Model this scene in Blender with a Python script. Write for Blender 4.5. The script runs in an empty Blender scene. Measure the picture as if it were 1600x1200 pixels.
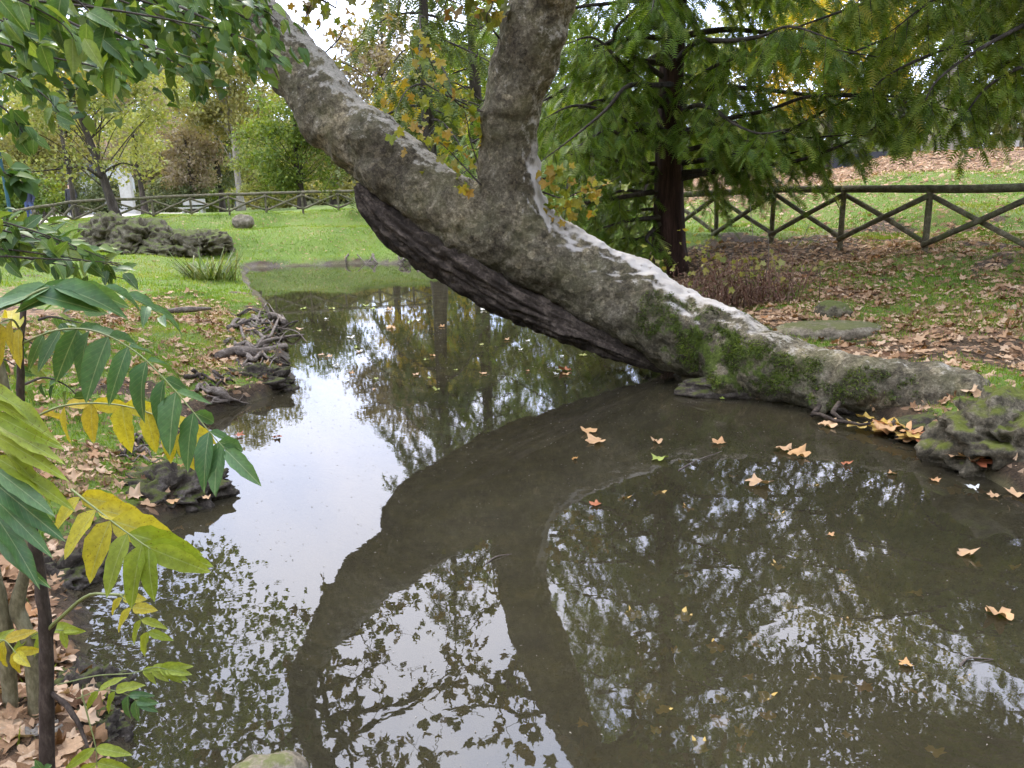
import bpy, math, random
import numpy as np
from mathutils import Matrix, Vector

SC = bpy.context.scene
COL = SC.collection
rng = np.random.default_rng(11)
random.seed(11)

# ------------------------------------------------------------------ camera, sky, sun, exposure
F_PX, CAM_Z, HORIZON_PX, ROLL = 1180.0, 2.0, 307.0, math.radians(1.8)
PITCH = math.atan((600 - HORIZON_PX) / F_PX)
_f = np.array([0, math.cos(PITCH), -math.sin(PITCH)])
_u0 = np.array([0, math.sin(PITCH), math.cos(PITCH)])
_r0 = np.array([1.0, 0, 0])
_r = _r0 * math.cos(ROLL) - _u0 * math.sin(ROLL)
_u = _u0 * math.cos(ROLL) + _r0 * math.sin(ROLL)
CAM = np.array([0, 0, CAM_Z])

cam_data = bpy.data.cameras.new('camera')
cam_data.sensor_width = 36.0
cam_data.lens = 36.0 * F_PX / 1600.0
cam_data.clip_start, cam_data.clip_end = 0.05, 1500
cam = bpy.data.objects.new('camera', cam_data)
COL.objects.link(cam)
cam.matrix_world = Matrix(((_r[0], _u[0], -_f[0], 0), (_r[1], _u[1], -_f[1], 0), (_r[2], _u[2], -_f[2], CAM_Z), (0, 0, 0, 1)))
SC.camera = cam

SUN_EL, SUN_AZ = math.radians(52), math.radians(-28)      # azimuth measured from +Y towards +X
world = bpy.data.worlds.new('World')
SC.world = world
world.use_nodes = True
wn, wl = world.node_tree.nodes, world.node_tree.links
wn.clear()
w_out = wn.new('ShaderNodeOutputWorld')
w_bg = wn.new('ShaderNodeBackground')
w_bg.inputs['Strength'].default_value = 0.1
w_sky = wn.new('ShaderNodeTexSky')
w_sky.sky_type = 'NISHITA'
w_sky.sun_disc = False
w_sky.sun_elevation = SUN_EL
w_sky.sun_rotation = SUN_AZ
w_sky.air_density, w_sky.dust_density = 1.0, 2.0
w_tc = wn.new('ShaderNodeTexCoord')
w_no = wn.new('ShaderNodeTexNoise')
w_no.inputs['Scale'].default_value = 1.9
w_no.inputs['Detail'].default_value = 6
w_no.inputs['Roughness'].default_value = 0.55
w_ra = wn.new('ShaderNodeValToRGB')
w_ra.color_ramp.elements[0].position, w_ra.color_ramp.elements[0].color = 0.38, (9.6, 11.8, 17.6, 1)
w_ra.color_ramp.elements[1].position, w_ra.color_ramp.elements[1].color = 0.66, (17.5, 17.6, 20.0, 1)
w_mx = wn.new('ShaderNodeMix')
w_mx.data_type = 'RGBA'
w_mx.inputs['Factor'].default_value = 0.88
wl.new(w_tc.outputs['Generated'], w_no.inputs['Vector'])
wl.new(w_no.outputs['Fac'], w_ra.inputs['Fac'])
wl.new(w_sky.outputs['Color'], w_mx.inputs['A'])
wl.new(w_ra.outputs['Color'], w_mx.inputs['B'])
wl.new(w_mx.outputs['Result'], w_bg.inputs['Color'])
wl.new(w_bg.outputs['Background'], w_out.inputs['Surface'])

sun_d = bpy.data.lights.new('sun', 'SUN')
sun_d.energy, sun_d.angle, sun_d.color = 1.5, math.radians(20), (1.0, 0.93, 0.82)
sun = bpy.data.objects.new('sun', sun_d)
COL.objects.link(sun)
_sd = Vector((math.sin(SUN_AZ) * math.cos(SUN_EL), math.cos(SUN_AZ) * math.cos(SUN_EL), math.sin(SUN_EL)))
sun.rotation_euler = _sd.to_track_quat('Z', 'Y').to_euler()

SC.view_settings.view_transform = 'Standard'
SC.view_settings.look = 'None'
SC.view_settings.gamma = 1.0
SC.view_settings.use_curve_mapping = False
SC.view_settings.exposure = 1.45
SC.render.engine = 'CYCLES'
SC.cycles.use_denoising = True
SC.cycles.use_adaptive_sampling = True
SC.cycles.adaptive_threshold = 0.03
SC.cycles.max_bounces = 4
SC.cycles.diffuse_bounces = 2
SC.cycles.glossy_bounces = 2
SC.cycles.transmission_bounces = 2
SC.cycles.transparent_max_bounces = 4
SC.cycles.caustics_refractive = False
SC.cycles.caustics_reflective = False


# ------------------------------------------------------------------ measuring helpers
def ray(x, y):
    return _f * F_PX + _r * (x - 800) + _u * (600 - y)


def at(x, y, Y):
    d = ray(x, y)
    return CAM + d * (Y / d[1])


def onz(x, y, z=0.0):
    d = ray(x, y)
    return CAM + d * ((z - CAM_Z) / d[2])


def m_per_px(p):
    return float((np.asarray(p) - CAM) @ _f) / F_PX


# ------------------------------------------------------------------ noise
def _hash(ix, iy, iz, seed):
    h = (ix.astype(np.int64) * 374761393 + iy.astype(np.int64) * 668265263 + iz.astype(np.int64) * 2147483647 + seed * 974634777) & 0xFFFFFFFF
    h = ((h ^ (h >> 13)) * 1274126177) & 0xFFFFFFFF
    return ((h ^ (h >> 16)) & 0xFFFF) / 65535.0


def vnoise(p, seed=0):
    p = np.asarray(p, float)
    if p.shape[-1] == 2:
        p = np.concatenate([p, np.zeros(p.shape[:-1] + (1,))], -1)
    i = np.floor(p)
    t = p - i
    t = t * t * (3 - 2 * t)
    i = i.astype(np.int64)
    r = 0
    for a in (0, 1):
        for b in (0, 1):
            for c in (0, 1):
                w = (t[..., 0] if a else 1 - t[..., 0]) * (t[..., 1] if b else 1 - t[..., 1]) * (t[..., 2] if c else 1 - t[..., 2])
                r = r + w * _hash(i[..., 0] + a, i[..., 1] + b, i[..., 2] + c, seed)
    return r


def fbm(p, octv=4, seed=0):
    p = np.asarray(p, float)
    r, a, s = 0, 0.5, 0
    for k in range(octv):
        r = r + a * vnoise(p * 2.0 ** k + 17.3 * k, seed + k)
        s += a
        a *= 0.5
    return r / s


def sstep(a, b, x):
    t = np.clip((x - a) / (b - a), 0, 1)
    return t * t * (3 - 2 * t)


# ------------------------------------------------------------------ mesh helpers
class Geo:
    """Collects vertices and faces (with a per-vertex tint and optional uv) for ONE mesh."""

    def __init__(self):
        self.V, self.T, self.UV, self.faces, self.n = [], [], [], [], 0

    def add(self, V, F, tint=0.5, uv=None):
        V = np.asarray(V, float)
        F = np.asarray(F, np.int64)
        self.V.append(V)
        self.T.append(np.broadcast_to(np.asarray(tint, float), (len(V),)).copy())
        self.UV.append(np.zeros((len(V), 2)) if uv is None else np.asarray(uv, float))
        self.faces.append(F + self.n)
        self.n += len(V)
        return self

    def mesh(self, name, mats, smooth=True, extra=None):
        V = np.concatenate(self.V)
        me = bpy.data.meshes.new(name)
        me.vertices.add(len(V))
        me.vertices.foreach_set('co', V.astype(np.float32).ravel())
        nl = sum(f.size for f in self.faces)
        npoly = sum(len(f) for f in self.faces)
        me.loops.add(nl)
        me.polygons.add(npoly)
        idx = np.concatenate([f.ravel() for f in self.faces]).astype(np.int32)
        me.loops.foreach_set('vertex_index', idx)
        tot = np.concatenate([np.full(len(f), f.shape[1]) for f in self.faces]).astype(np.int32)
        st = np.concatenate([[0], np.cumsum(tot)[:-1]]).astype(np.int32)
        me.polygons.foreach_set('loop_start', st)
        me.polygons.foreach_set('use_smooth', np.full(npoly, smooth))
        a = me.attributes.new('tint', 'FLOAT', 'POINT')
        a.data.foreach_set('value', np.concatenate(self.T).astype(np.float32))
        for k, v in (extra or {}).items():
            a = me.attributes.new(k, 'FLOAT', 'POINT')
            a.data.foreach_set('value', np.asarray(v, np.float32))
        uvl = me.uv_layers.new(name='UVMap')
        uvl.data.foreach_set('uv', np.concatenate(self.UV)[idx].astype(np.float32).ravel())
        for m in (mats if isinstance(mats, (list, tuple)) else [mats]):
            me.materials.append(m)
        me.update(calc_edges=True)
        me.validate(clean_customdata=False)
        return me

    def build(self, name, mats, parent=None, smooth=True, extra=None, loc=None):
        return link(name, self.mesh(name, mats, smooth, extra), parent, loc)


def link(name, data, parent=None, loc=None):
    o = bpy.data.objects.new(name, data)
    COL.objects.link(o)
    if parent is not None:
        o.parent = parent
        pl = Vector(parent['_w']) if '_w' in parent else Vector((0, 0, 0))
        base = Vector(loc) if loc is not None else Vector((0, 0, 0))
        o.location = base - pl
        o['_w'] = tuple(base)
    elif loc is not None:
        o.location = loc
        o['_w'] = tuple(loc)
    return o


def tag(o, label=None, cat=None, group=None, kind=None):
    for k, v in (('label', label), ('category', cat), ('group', group), ('kind', kind)):
        if v:
            o[k] = v
    return o


def empty(name, loc, label, cat, group=None):
    o = bpy.data.objects.new(name, None)
    COL.objects.link(o)
    o.location = tuple(float(t) for t in loc)
    o['_w'] = tuple(float(t) for t in loc)
    return tag(o, label, cat, group)


def norm(v):
    v = np.asarray(v, float)
    return v / (np.linalg.norm(v, axis=-1, keepdims=True) + 1e-9)


def spline(pts, n):
    """Catmull-Rom through rows of any width."""
    P = np.asarray(pts, float)
    if len(P) == 2:
        t = np.linspace(0, 1, n)[:, None]
        return P[0] * (1 - t) + P[1] * t
    P = np.vstack([2 * P[0] - P[1], P, 2 * P[-1] - P[-2]])
    m = len(P) - 3
    t = np.linspace(0, m - 1e-6, n)
    i = t.astype(int)
    u = (t - i)[:, None]
    a, b, c, d = P[i], P[i + 1], P[i + 2], P[i + 3]
    return 0.5 * (2 * b + (c - a) * u + (2 * a - 5 * b + 4 * c - d) * u ** 2 + (3 * b - a - 3 * c + d) * u ** 3)


def tube(path, rad, sides=8, caps=True, twist=None):
    """Swept tube; returns V, quads, cap polygons are folded into quads by a centre vertex."""
    P = np.asarray(path, float)
    n = len(P)
    rad = np.broadcast_to(np.asarray(rad, float), (n,))
    T = norm(np.gradient(P, axis=0))
    ref = np.array([0, 0, 1.0]) if abs(T[0][2]) < 0.9 else np.array([1.0, 0, 0])
    N = np.zeros_like(P)
    N[0] = norm(np.cross(np.cross(T[0], ref), T[0]))
    for k in range(1, n):
        v = N[k - 1] - T[k] * (N[k - 1] @ T[k])
        N[k] = norm(v)
    B = np.cross(T, N)
    a = np.linspace(0, 2 * np.pi, sides, endpoint=False)
    V = P[:, None] + rad[:, None, None] * (np.cos(a)[None, :, None] * N[:, None] + np.sin(a)[None, :, None] * B[:, None])
    V = V.reshape(-1, 3)
    i = np.arange(n - 1)[:, None] * sides
    j = np.arange(sides)[None]
    jn = (j + 1) % sides
    Q = np.stack([i + j, i + jn, i + sides + jn, i + sides + j], -1).reshape(-1, 4)
    if caps:
        V = np.vstack([V, P[0], P[-1]])
        c0, c1 = len(V) - 2, len(V) - 1
        j = np.arange(0, sides, 2)
        Q0 = np.stack([np.full(len(j), c0), (j + 2) % sides, j + 1, j], -1)
        e = (n - 1) * sides
        Q1 = np.stack([np.full(len(j), c1), e + j, e + j + 1, e + (j + 2) % sides], -1)
        Q = np.vstack([Q, Q0, Q1])
    return V, Q


def add_tube(g, path, rad, sides=8, tint=0.5):
    V, Q = tube(path, rad, sides)
    g.add(V, Q, tint)


def frames(axis, nrm):
    y = norm(axis)
    x = norm(np.cross(y, nrm))
    z = np.cross(x, y)
    return np.stack([x, y, z], -1)          # columns


def scatter(g, tmpl, pos, R, scale, tint):
    """Adds one copy of a template (V, F, UV) per row of pos."""
    TV, TF, TUV = tmpl
    pos = np.asarray(pos, float)
    n = len(pos)
    if n == 0:
        return
    scale = np.asarray(scale, float)
    S = np.broadcast_to(scale.reshape(n, -1), (n, 3)) if scale.ndim else np.full((n, 3), scale)
    V = np.einsum('nij,nkj->nki', R, TV[None] * S[:, None]) + pos[:, None]
    F = TF[None] + (np.arange(n) * len(TV))[:, None, None]
    g.add(V.reshape(-1, 3), F.reshape(-1, TF.shape[1]), np.repeat(np.broadcast_to(tint, (n,)), len(TV)), np.tile(TUV, (n, 1)))


def rand_unit(n, r=None):
    v = (r or rng).normal(size=(n, 3))
    return norm(v)


# ------------------------------------------------------------------ leaf templates (x across, y along, z normal; length 1)
def tmpl_rhomb(w=0.5, fold=0.12):
    V = np.array([(0, 0, 0), (w / 2, 0.45, fold), (0, 1, -0.05), (-w / 2, 0.45, fold)], float)
    return V, np.array([(0, 1, 2), (0, 2, 3)]), np.array([(0.5, 0), (1, 0.45), (0.5, 1), (0, 0.45)])


def tmpl_blade(w=0.36, fold=0.07, droop=0.18, wave=0.0, rows=6, tip=1.25, seed=0):
    """Pointed oval leaf, two strips folded along the midrib."""
    r = np.random.default_rng(seed)
    V, UV, Fc = [], [], []
    for k in range(rows + 1):
        t = k / rows
        hw = 0.5 * w * min(1.0, (t / 0.20) ** 0.6) * (1.0 if t < 0.42 else max(0.0, 1 - ((t - 0.42) / 0.58) ** (1.1 + 0.6 * tip)))
        hw = hw * (1 + 0.06 * math.sin(k * 2.7 + seed)) if 0 < t < 1 else 0.0
        z = -droop * t * t
        wl = wave * math.sin(t * 11 + seed) * (1 if 0 < t < 1 else 0)
        wr = wave * math.sin(t * 12 + 2 + seed) * (1 if 0 < t < 1 else 0)
        V += [(-hw, t, z + fold * hw * 5 + wl), (0, t, z), (hw, t, z + fold * hw * 5 + wr)]
        UV += [(0.5 - hw / w, t), (0.5, t), (0.5 + hw / w, t)]
    for k in range(rows):
        a = 3 * k
        for s in (0, 1):
            Fc.append((a + s, a + s + 1, a + s + 4, a + s + 3))
    return np.array(V), np.array(Fc), np.array(UV)


def tmpl_plane(curl=0.15, seed=0, simple=False):
    """Lobed plane-tree leaf as a fan round its heart."""
    if simple:
        pol = [(-90, .14), (-32, .48), (2, .36), (30, .60), (58, .43), (90, .70), (122, .43), (150, .60), (178, .36), (212, .48)]
    else:
        pol = [(-90, .12), (-62, .32), (-40, .40), (-28, .52), (-14, .43), (3, .38), (16, .50), (30, .64), (42, .54), (52, .48), (61, .42), (72, .55), (80, .60), (90, .74), (100, .60), (108, .55),
               (119, .42), (128, .48), (138, .54), (150, .64), (164, .50), (177, .38), (194, .43), (208, .52), (220, .40), (242, .32)]
    r = np.random.default_rng(seed)
    V = [(0, 0.30, 0.0)]
    ph = r.uniform(0, 6.28)
    for a, d in pol:
        d = d * r.uniform(0.9, 1.1)
        x, y = d * math.cos(math.radians(a)), 0.3 + d * math.sin(math.radians(a))
        z = curl * (x * x * 1.5 + (y - 0.3) ** 2) * (1 + 0.9 * math.sin(2 * math.radians(a) + ph)) + curl * 0.25 * math.sin(5 * math.radians(a) + ph)
        V.append((x, y, z))
    n = len(pol)
    Fc = [(0, 1 + k, 1 + (k + 1) % n) for k in range(n)]
    V = np.array(V)
    UV = V[:, :2] * 0.6 + 0.5
    return V, np.array(Fc), UV


def tmpl_feather(pairs=7, w=0.40, sag=0.25, wd=0.060):
    """Flat needle spray of a redwood: slim needles either side of a thin stalk."""
    V, Fc, UV = [], [], []
    for k in range(pairs):
        t = 0.06 + 0.9 * k / (pairs - 1)
        ln = w * (0.55 + 0.45 * math.sin(math.pi * (0.15 + 0.8 * t)))
        z = -sag * t * t
        for s in (-1, 1):
            b = len(V)
            V += [(0, t - wd, z), (0, t + wd, z), (s * ln * 0.9, t + 0.35 * ln + wd * 0.5, z - 0.12 * ln)]
            UV += [(0.5, t), (0.5, t), (0.5 + 0.5 * s, t)]
            Fc.append((b, b + 1, b + 2) if s < 0 else (b + 1, b, b + 2))
    return np.array(V), np.array(Fc), np.array(UV)


T_RHOMB = tmpl_rhomb()
T_ROUND = tmpl_rhomb(0.75, 0.1)
T_FEATHER = tmpl_feather()
T_FEATHER_S = tmpl_feather(5, 0.42, 0.3, 0.085)
T_PLANE = [tmpl_plane(0.25, s) for s in range(5)]
T_PLANE_DRY = [tmpl_plane(c, s + 10) for s, c in enumerate((0.15, 0.3, 0.5, -0.25, 0.22))]
T_PLANE_S = [tmpl_plane(c, s + 20, True) for s, c in enumerate((0.2, 0.35, -0.25))]


# ------------------------------------------------------------------ materials
MATS = {}


def new_mat(name):
    m = bpy.data.materials.new(name)
    m.use_nodes = True
    nt = m.node_tree
    nt.nodes.clear()
    out = nt.nodes.new('ShaderNodeOutputMaterial')
    MATS[name] = m
    return m, nt, out


def N(nt, typ, **kw):
    n = nt.nodes.new(typ)
    for k, v in kw.items():
        if k in n.inputs:
            n.inputs[k].default_value = v
        else:
            setattr(n, k, v)
    return n


def ramp(nt, fac, stops):
    r = nt.nodes.new('ShaderNodeValToRGB')
    e = r.color_ramp.elements
    while len(e) > 1:
        e.remove(e[0])
    e[0].position, e[0].color = stops[0][0], (*stops[0][1], 1)
    for p, c in stops[1:]:
        q = e.new(p)
        q.color = (*c, 1)
    if fac is not None:
        nt.links.new(fac, r.inputs['Fac'])
    return r


def mixc(nt, fac, a, b, mode='MIX'):
    m = nt.nodes.new('ShaderNodeMix')
    m.data_type = 'RGBA'
    m.blend_type = mode
    for sock, v in ((m.inputs['Factor'], fac), (m.inputs['A'], a), (m.inputs['B'], b)):
        if isinstance(v, (int, float)):
            sock.default_value = v
        elif isinstance(v, tuple):
            sock.default_value = (*v, 1)
        else:
            nt.links.new(v, sock)
    return m.outputs['Result']


def math_n(nt, op, a, b=0.0):
    m = nt.nodes.new('ShaderNodeMath')
    m.operation = op
    for k, v in enumerate((a, b)):
        if isinstance(v, (int, float)):
            m.inputs[k].default_value = v
        else:
            nt.links.new(v, m.inputs[k])
    return m.outputs[0]


def noise(nt, scale, detail=3, rough=0.55, vec=None, dist=0.0):
    n = N(nt, 'ShaderNodeTexNoise', Scale=scale, Detail=detail, Roughness=rough, Distortion=dist)
    if vec is not None:
        nt.links.new(vec, n.inputs['Vector'])
    return n.outputs['Fac']


def leaf_mat(name, cols, source='attr', transl=0.35, rough=0.5, veins=False, spots=0.0, spec=0.3):
    """cols: colours picked per leaf, by the tint attribute or by the object's own random number."""
    m, nt, out = new_mat(name)
    if source == 'attr':
        s = N(nt, 'ShaderNodeAttribute', attribute_name='tint').outputs['Fac']
    else:
        s = N(nt, 'ShaderNodeObjectInfo').outputs['Random']
    k = len(cols)
    c = ramp(nt, s, [((i / max(1, k - 1)), cc) for i, cc in enumerate(cols)]).outputs['Color']
    tc = N(nt, 'ShaderNodeTexCoord')
    if veins or spots:
        uv = tc.outputs['UV']
        sep = nt.nodes.new('ShaderNodeSeparateXYZ')
        nt.links.new(uv, sep.inputs[0])
        ax = math_n(nt, 'ABSOLUTE', math_n(nt, 'SUBTRACT', sep.outputs['X'], 0.5))
        if veins:
            mid = math_n(nt, 'LESS_THAN', ax, 0.024)
            wv = math_n(nt, 'SINE', math_n(nt, 'MULTIPLY', math_n(nt, 'SUBTRACT', sep.outputs['Y'], math_n(nt, 'MULTIPLY', ax, 0.5)), 62.0))
            side = math_n(nt, 'MULTIPLY', math_n(nt, 'GREATER_THAN', wv, 0.9), 0.22)
            c = mixc(nt, math_n(nt, 'MULTIPLY', math_n(nt, 'MAXIMUM', mid, side), 0.36), c, (0.40, 0.43, 0.20))
        if spots:
            nz = noise(nt, 26, 4, 0.7, tc.outputs['Object'])
            sp = ramp(nt, nz, [(0.59, (0, 0, 0)), (0.66, (1, 1, 1))]).outputs['Color']
            c = mixc(nt, math_n(nt, 'MULTIPLY', sp, spots), c, (0.10, 0.045, 0.012))
    if source != 'attr':
        nz2 = noise(nt, 9, 3, 0.6, tc.outputs['Object'])
        v = ramp(nt, nz2, [(0.25, (0.72, 0.72, 0.72)), (0.75, (1.2, 1.2, 1.15))]).outputs['Color']
        c = mixc(nt, 1.0, c, v, 'MULTIPLY')
    p = N(nt, 'ShaderNodeBsdfPrincipled', Roughness=rough)
    p.inputs['Specular IOR Level'].default_value = spec
    nt.links.new(c, p.inputs['Base Color'])
    if transl > 0:
        t = N(nt, 'ShaderNodeBsdfTranslucent')
        nt.links.new(mixc(nt, 1.0, c, (1.25, 1.2, 0.6), 'MULTIPLY'), t.inputs['Color'])
        mx = N(nt, 'ShaderNodeMixShader', Fac=transl)
        nt.links.new(p.outputs[0], mx.inputs[1])
        nt.links.new(t.outputs[0], mx.inputs[2])
        nt.links.new(mx.outputs[0], out.inputs['Surface'])
    else:
        nt.links.new(p.outputs[0], out.inputs['Surface'])
    return m


def bark_mat(name, dark, mid, light, scale=6.0, stretch=(1, 1, 0.25), bump=0.5, moss=None, bump_dist=0.03):
    m, nt, out = new_mat(name)
    tc = N(nt, 'ShaderNodeTexCoord')
    mp = N(nt, 'ShaderNodeMapping')
    mp.inputs['Scale'].default_value = stretch
    nt.links.new(tc.outputs['Object'], mp.inputs['Vector'])
    n1 = noise(nt, scale, 7, 0.65, mp.outputs[0])
    n2 = noise(nt, scale * 4.5, 5, 0.65, mp.outputs[0])
    f = math_n(nt, 'ADD', math_n(nt, 'MULTIPLY', n1, 0.65), math_n(nt, 'MULTIPLY', n2, 0.35))
    c = ramp(nt, f, [(0.34, dark), (0.50, mid), (0.66, light)]).outputs['Color']
    if moss:
        n3 = noise(nt, scale * 0.6, 5, 0.7, tc.outputs['Object'])
        ms = ramp(nt, n3, [(0.52, (0, 0, 0)), (0.62, (1, 1, 1))]).outputs['Color']
        c = mixc(nt, ms, c, moss)
    p = N(nt, 'ShaderNodeBsdfPrincipled', Roughness=0.88)
    p.inputs['Specular IOR Level'].default_value = 0.2
    nt.links.new(c, p.inputs['Base Color'])
    b = N(nt, 'ShaderNodeBump', Strength=bump, Distance=bump_dist)
    nt.links.new(f, b.inputs['Height'])
    nt.links.new(b.outputs[0], p.inputs['Normal'])
    nt.links.new(p.outputs[0], out.inputs['Surface'])
    return m


def rock_mat(name, dark, mid, light, moss=(0.09, 0.13, 0.02), moss_amt=0.6, scale=5.0):
    """Rough stone, moss growing on faces that look up."""
    m, nt, out = new_mat(name)
    tc = N(nt, 'ShaderNodeTexCoord')
    n1 = noise(nt, scale, 8, 0.7, tc.outputs['Object'])
    n2 = noise(nt, scale * 7, 4, 0.7, tc.outputs['Object'])
    f = math_n(nt, 'ADD', math_n(nt, 'MULTIPLY', n1, 0.6), math_n(nt, 'MULTIPLY', n2, 0.4))
    c = ramp(nt, f, [(0.36, dark), (0.5, mid), (0.64, light)]).outputs['Color']
    g = N(nt, 'ShaderNodeNewGeometry')
    sep = nt.nodes.new('ShaderNodeSeparateXYZ')
    nt.links.new(g.outputs['Normal'], sep.inputs[0])
    n3 = noise(nt, scale * 1.3, 6, 0.7, tc.outputs['Object'])
    up = math_n(nt, 'ADD', math_n(nt, 'MULTIPLY', sep.outputs['Z'], 0.5), n3)
    ms = ramp(nt, up, [(1.05 - 0.5 * moss_amt, (0, 0, 0)), (1.2 - 0.5 * moss_amt, (1, 1, 1))]).outputs['Color']
    mc = mixc(nt, n2, moss, (moss[0] * 2.2, moss[1] * 1.9, moss[2] * 2))
    c = mixc(nt, math_n(nt, 'MULTIPLY', ms, 0.9), c, mc)
    p = N(nt, 'ShaderNodeBsdfPrincipled', Roughness=0.9)
    p.inputs['Specular IOR Level'].default_value = 0.2
    nt.links.new(c, p.inputs['Base Color'])
    b = N(nt, 'ShaderNodeBump', Strength=0.7, Distance=0.03)
    nt.links.new(f, b.inputs['Height'])
    nt.links.new(b.outputs[0], p.inputs['Normal'])
    nt.links.new(p.outputs[0], out.inputs['Surface'])
    return m


def plain_mat(name, col, rough=0.7, var=0.15, scale=8.0, metal=0.0):
    m, nt, out = new_mat(name)
    tc = N(nt, 'ShaderNodeTexCoord')
    n1 = noise(nt, scale, 5, 0.6, tc.outputs['Object'])
    lo = tuple(max(0, c * (1 - var)) for c in col)
    hi = tuple(c * (1 + var) for c in col)
    c = ramp(nt, n1, [(0.3, lo), (0.7, hi)]).outputs['Color']
    p = N(nt, 'ShaderNodeBsdfPrincipled', Roughness=rough, Metallic=metal)
    nt.links.new(c, p.inputs['Base Color'])
    nt.links.new(p.outputs[0], out.inputs['Surface'])
    return m


# ------------------------------------------------------------------ pond outline and terrain
_pond_px_left = [(388, 417), (378, 432), (392, 455), (425, 487), (447, 520), (452, 560), (462, 603), (400, 628), (328, 648), (300, 668), (286, 692),
                 (315, 716), (347, 745), (325, 778), (285, 808), (200, 850), (128, 905), (112, 950), (135, 1000), (160, 1060), (205, 1120), (185, 1195)]
_pond_px_right = [(1600, 775), (1535, 742), (1445, 694), (1385, 662), (1300, 641), (1220, 628), (1130, 616), (1060, 592)]
_pond = [onz(*p)[:2] for p in _pond_px_left]
_pond += [np.array(p) for p in [(-1.15, 2.15), (-0.85, 1.85), (-0.2, 1.75), (0.8, 1.45), (2.2, 1.3), (3.7, 1.5), (4.4, 2.6), (3.8, 3.8)]]
_pond += [onz(*p)[:2] for p in _pond_px_right]
_pond += [np.array(p) for p in [(1.95, 9.6), (2.25, 11.2), (1.7, 14), (1.0, 18), (0.6, 22), (-0.5, 25.0)]]
_pond += [onz(*p)[:2] for p in [(640, 412), (560, 411), (480, 415)]]
POND = np.array(_pond)


def pond_sdf(P):
    """Distance to the shoreline, negative on the water."""
    P = np.asarray(P, float)
    A, B = POND, np.roll(POND, -1, 0)
    d2 = np.full(len(P), 1e18)
    ins = np.zeros(len(P), bool)
    for a, b in zip(A, B):
        e = b - a
        w = P - a
        t = np.clip((w @ e) / (e @ e), 0, 1)
        q = w - t[:, None] * e
        d2 = np.minimum(d2, (q * q).sum(1))
        c = (a[1] > P[:, 1]) != (b[1] > P[:, 1])
        with np.errstate(divide='ignore', invalid='ignore'):
            xi = (b[0] - a[0]) * (P[:, 1] - a[1]) / (b[1] - a[1] + 1e-12) + a[0]
        ins ^= c & (P[:, 0] < xi)
    d = np.sqrt(d2)
    return np.where(ins, -d, d)


_ctl = [onz(*p) for p in [(1440, 377, .92), (1213, 371, .89), (1600, 392, .95), (1350, 548, .30), (1590, 575, .35), (1500, 470, .62), (1250, 440, .62), (1170, 480, .45),
                          (1560, 520, .5), (1400, 505, .45),
                          (300, 500, .30), (150, 560, .35), (60, 640, .36), (200, 640, .24), (330, 560, .22), (400, 500, .15), (250, 440, .35), (350, 445, .15),
                          (60, 800, .36), (30, 950, .36), (60, 1110, .30), (100, 700, .32), (220, 720, .20)]]
_ctl += [np.array(p, float) for p in [(-16.7, 30, 1.45), (-13, 30.6, 1.5), (-10, 31.2, 1.55), (-7, 32, 1.55), (-3, 33, 1.5), (-19, 26, 1.2), (-16.5, 24, .8), (-13, 26, 0.5), (-14.5, 25.5, .55), (-11, 24.5, .4), (-9, 29.3, .95), (-6, 29.3, .95), (-3, 28.5, .7), (-16, 35, 1.55), (-8, 37, 1.6),
                                     (0, 0, .4), (-3, 0, .4), (3, 0, .4), (6, 3, .5), (8, 8, .9), (0, -10, .5), (-8, 4, .5), (-9, 10, .6), (-14, 18, 1.0), (12, 10, 1.2),
                                     (3, 12, .8), (3, 14.5, .85), (2.2, 20, .8), (2.5, 26, .9), (6, 18, 1.15), (9, 16, 1.4), (8, 22, 1.9), (11, 21, 2.2), (14, 25, 2.85), (18, 30, 3.0),
                                     (9, 28, 2.5), (5, 32, 1.7), (1, 36, 1.5), (20, 18, 2.6), (14, 15, 1.9),
                                     (-25, 45, 1.5), (-10, 50, 1.6), (5, 50, 1.8), (20, 50, 3.0), (-40, 30, 1.5), (40, 30, 3.1), (-60, 90, 1.6), (0, 90, 1.9), (60, 90, 3.0)]]
CTL = np.array(_ctl)


def land_z(P):
    d = P[:, None, :] - CTL[None, :, :2]
    w = 1.0 / ((d * d).sum(-1) + 0.15) ** 1.6
    return (w * CTL[None, :, 2]).sum(1) / w.sum(1)


def ground_z(P, sd=None):
    P = np.atleast_2d(np.asarray(P, float))[:, :2]
    out = np.zeros(len(P))
    for k in range(0, len(P), 20000):
        Q = P[k:k + 20000]
        s = pond_sdf(Q)
        far = sstep(6, 18, Q[:, 1])
        s = s + (0.10 + 0.08 * far) * (fbm(Q * (2.6 - 1.4 * far)[:, None], 3, 3) - 0.5) * 2
        lz = land_z(Q)
        lump = (fbm(Q * 1.7, 4, 9) - 0.5) * 0.12
        lip = (0.07 + 0.10 * fbm(Q * 1.1, 2, 21)) * (1 + 0.8 * far)
        shore = lip * sstep(-0.02, 0.10 + 0.15 * far, s)
        z = shore + (np.maximum(lz, 0.12) - 0.09) * sstep(0.0, 0.9 + 2.2 * far, s) + lump * sstep(0.1, 0.8, s)
        zi = -0.02 - 0.55 * sstep(0, 1.6, -s) + 0.04 * (fbm(Q * 3, 3, 5) - 0.5)
        out[k:k + 20000] = np.where(s > 0, z, zi)
    return out


def gz(x, y):
    return float(ground_z(np.array([[x, y]]))[0])


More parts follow.
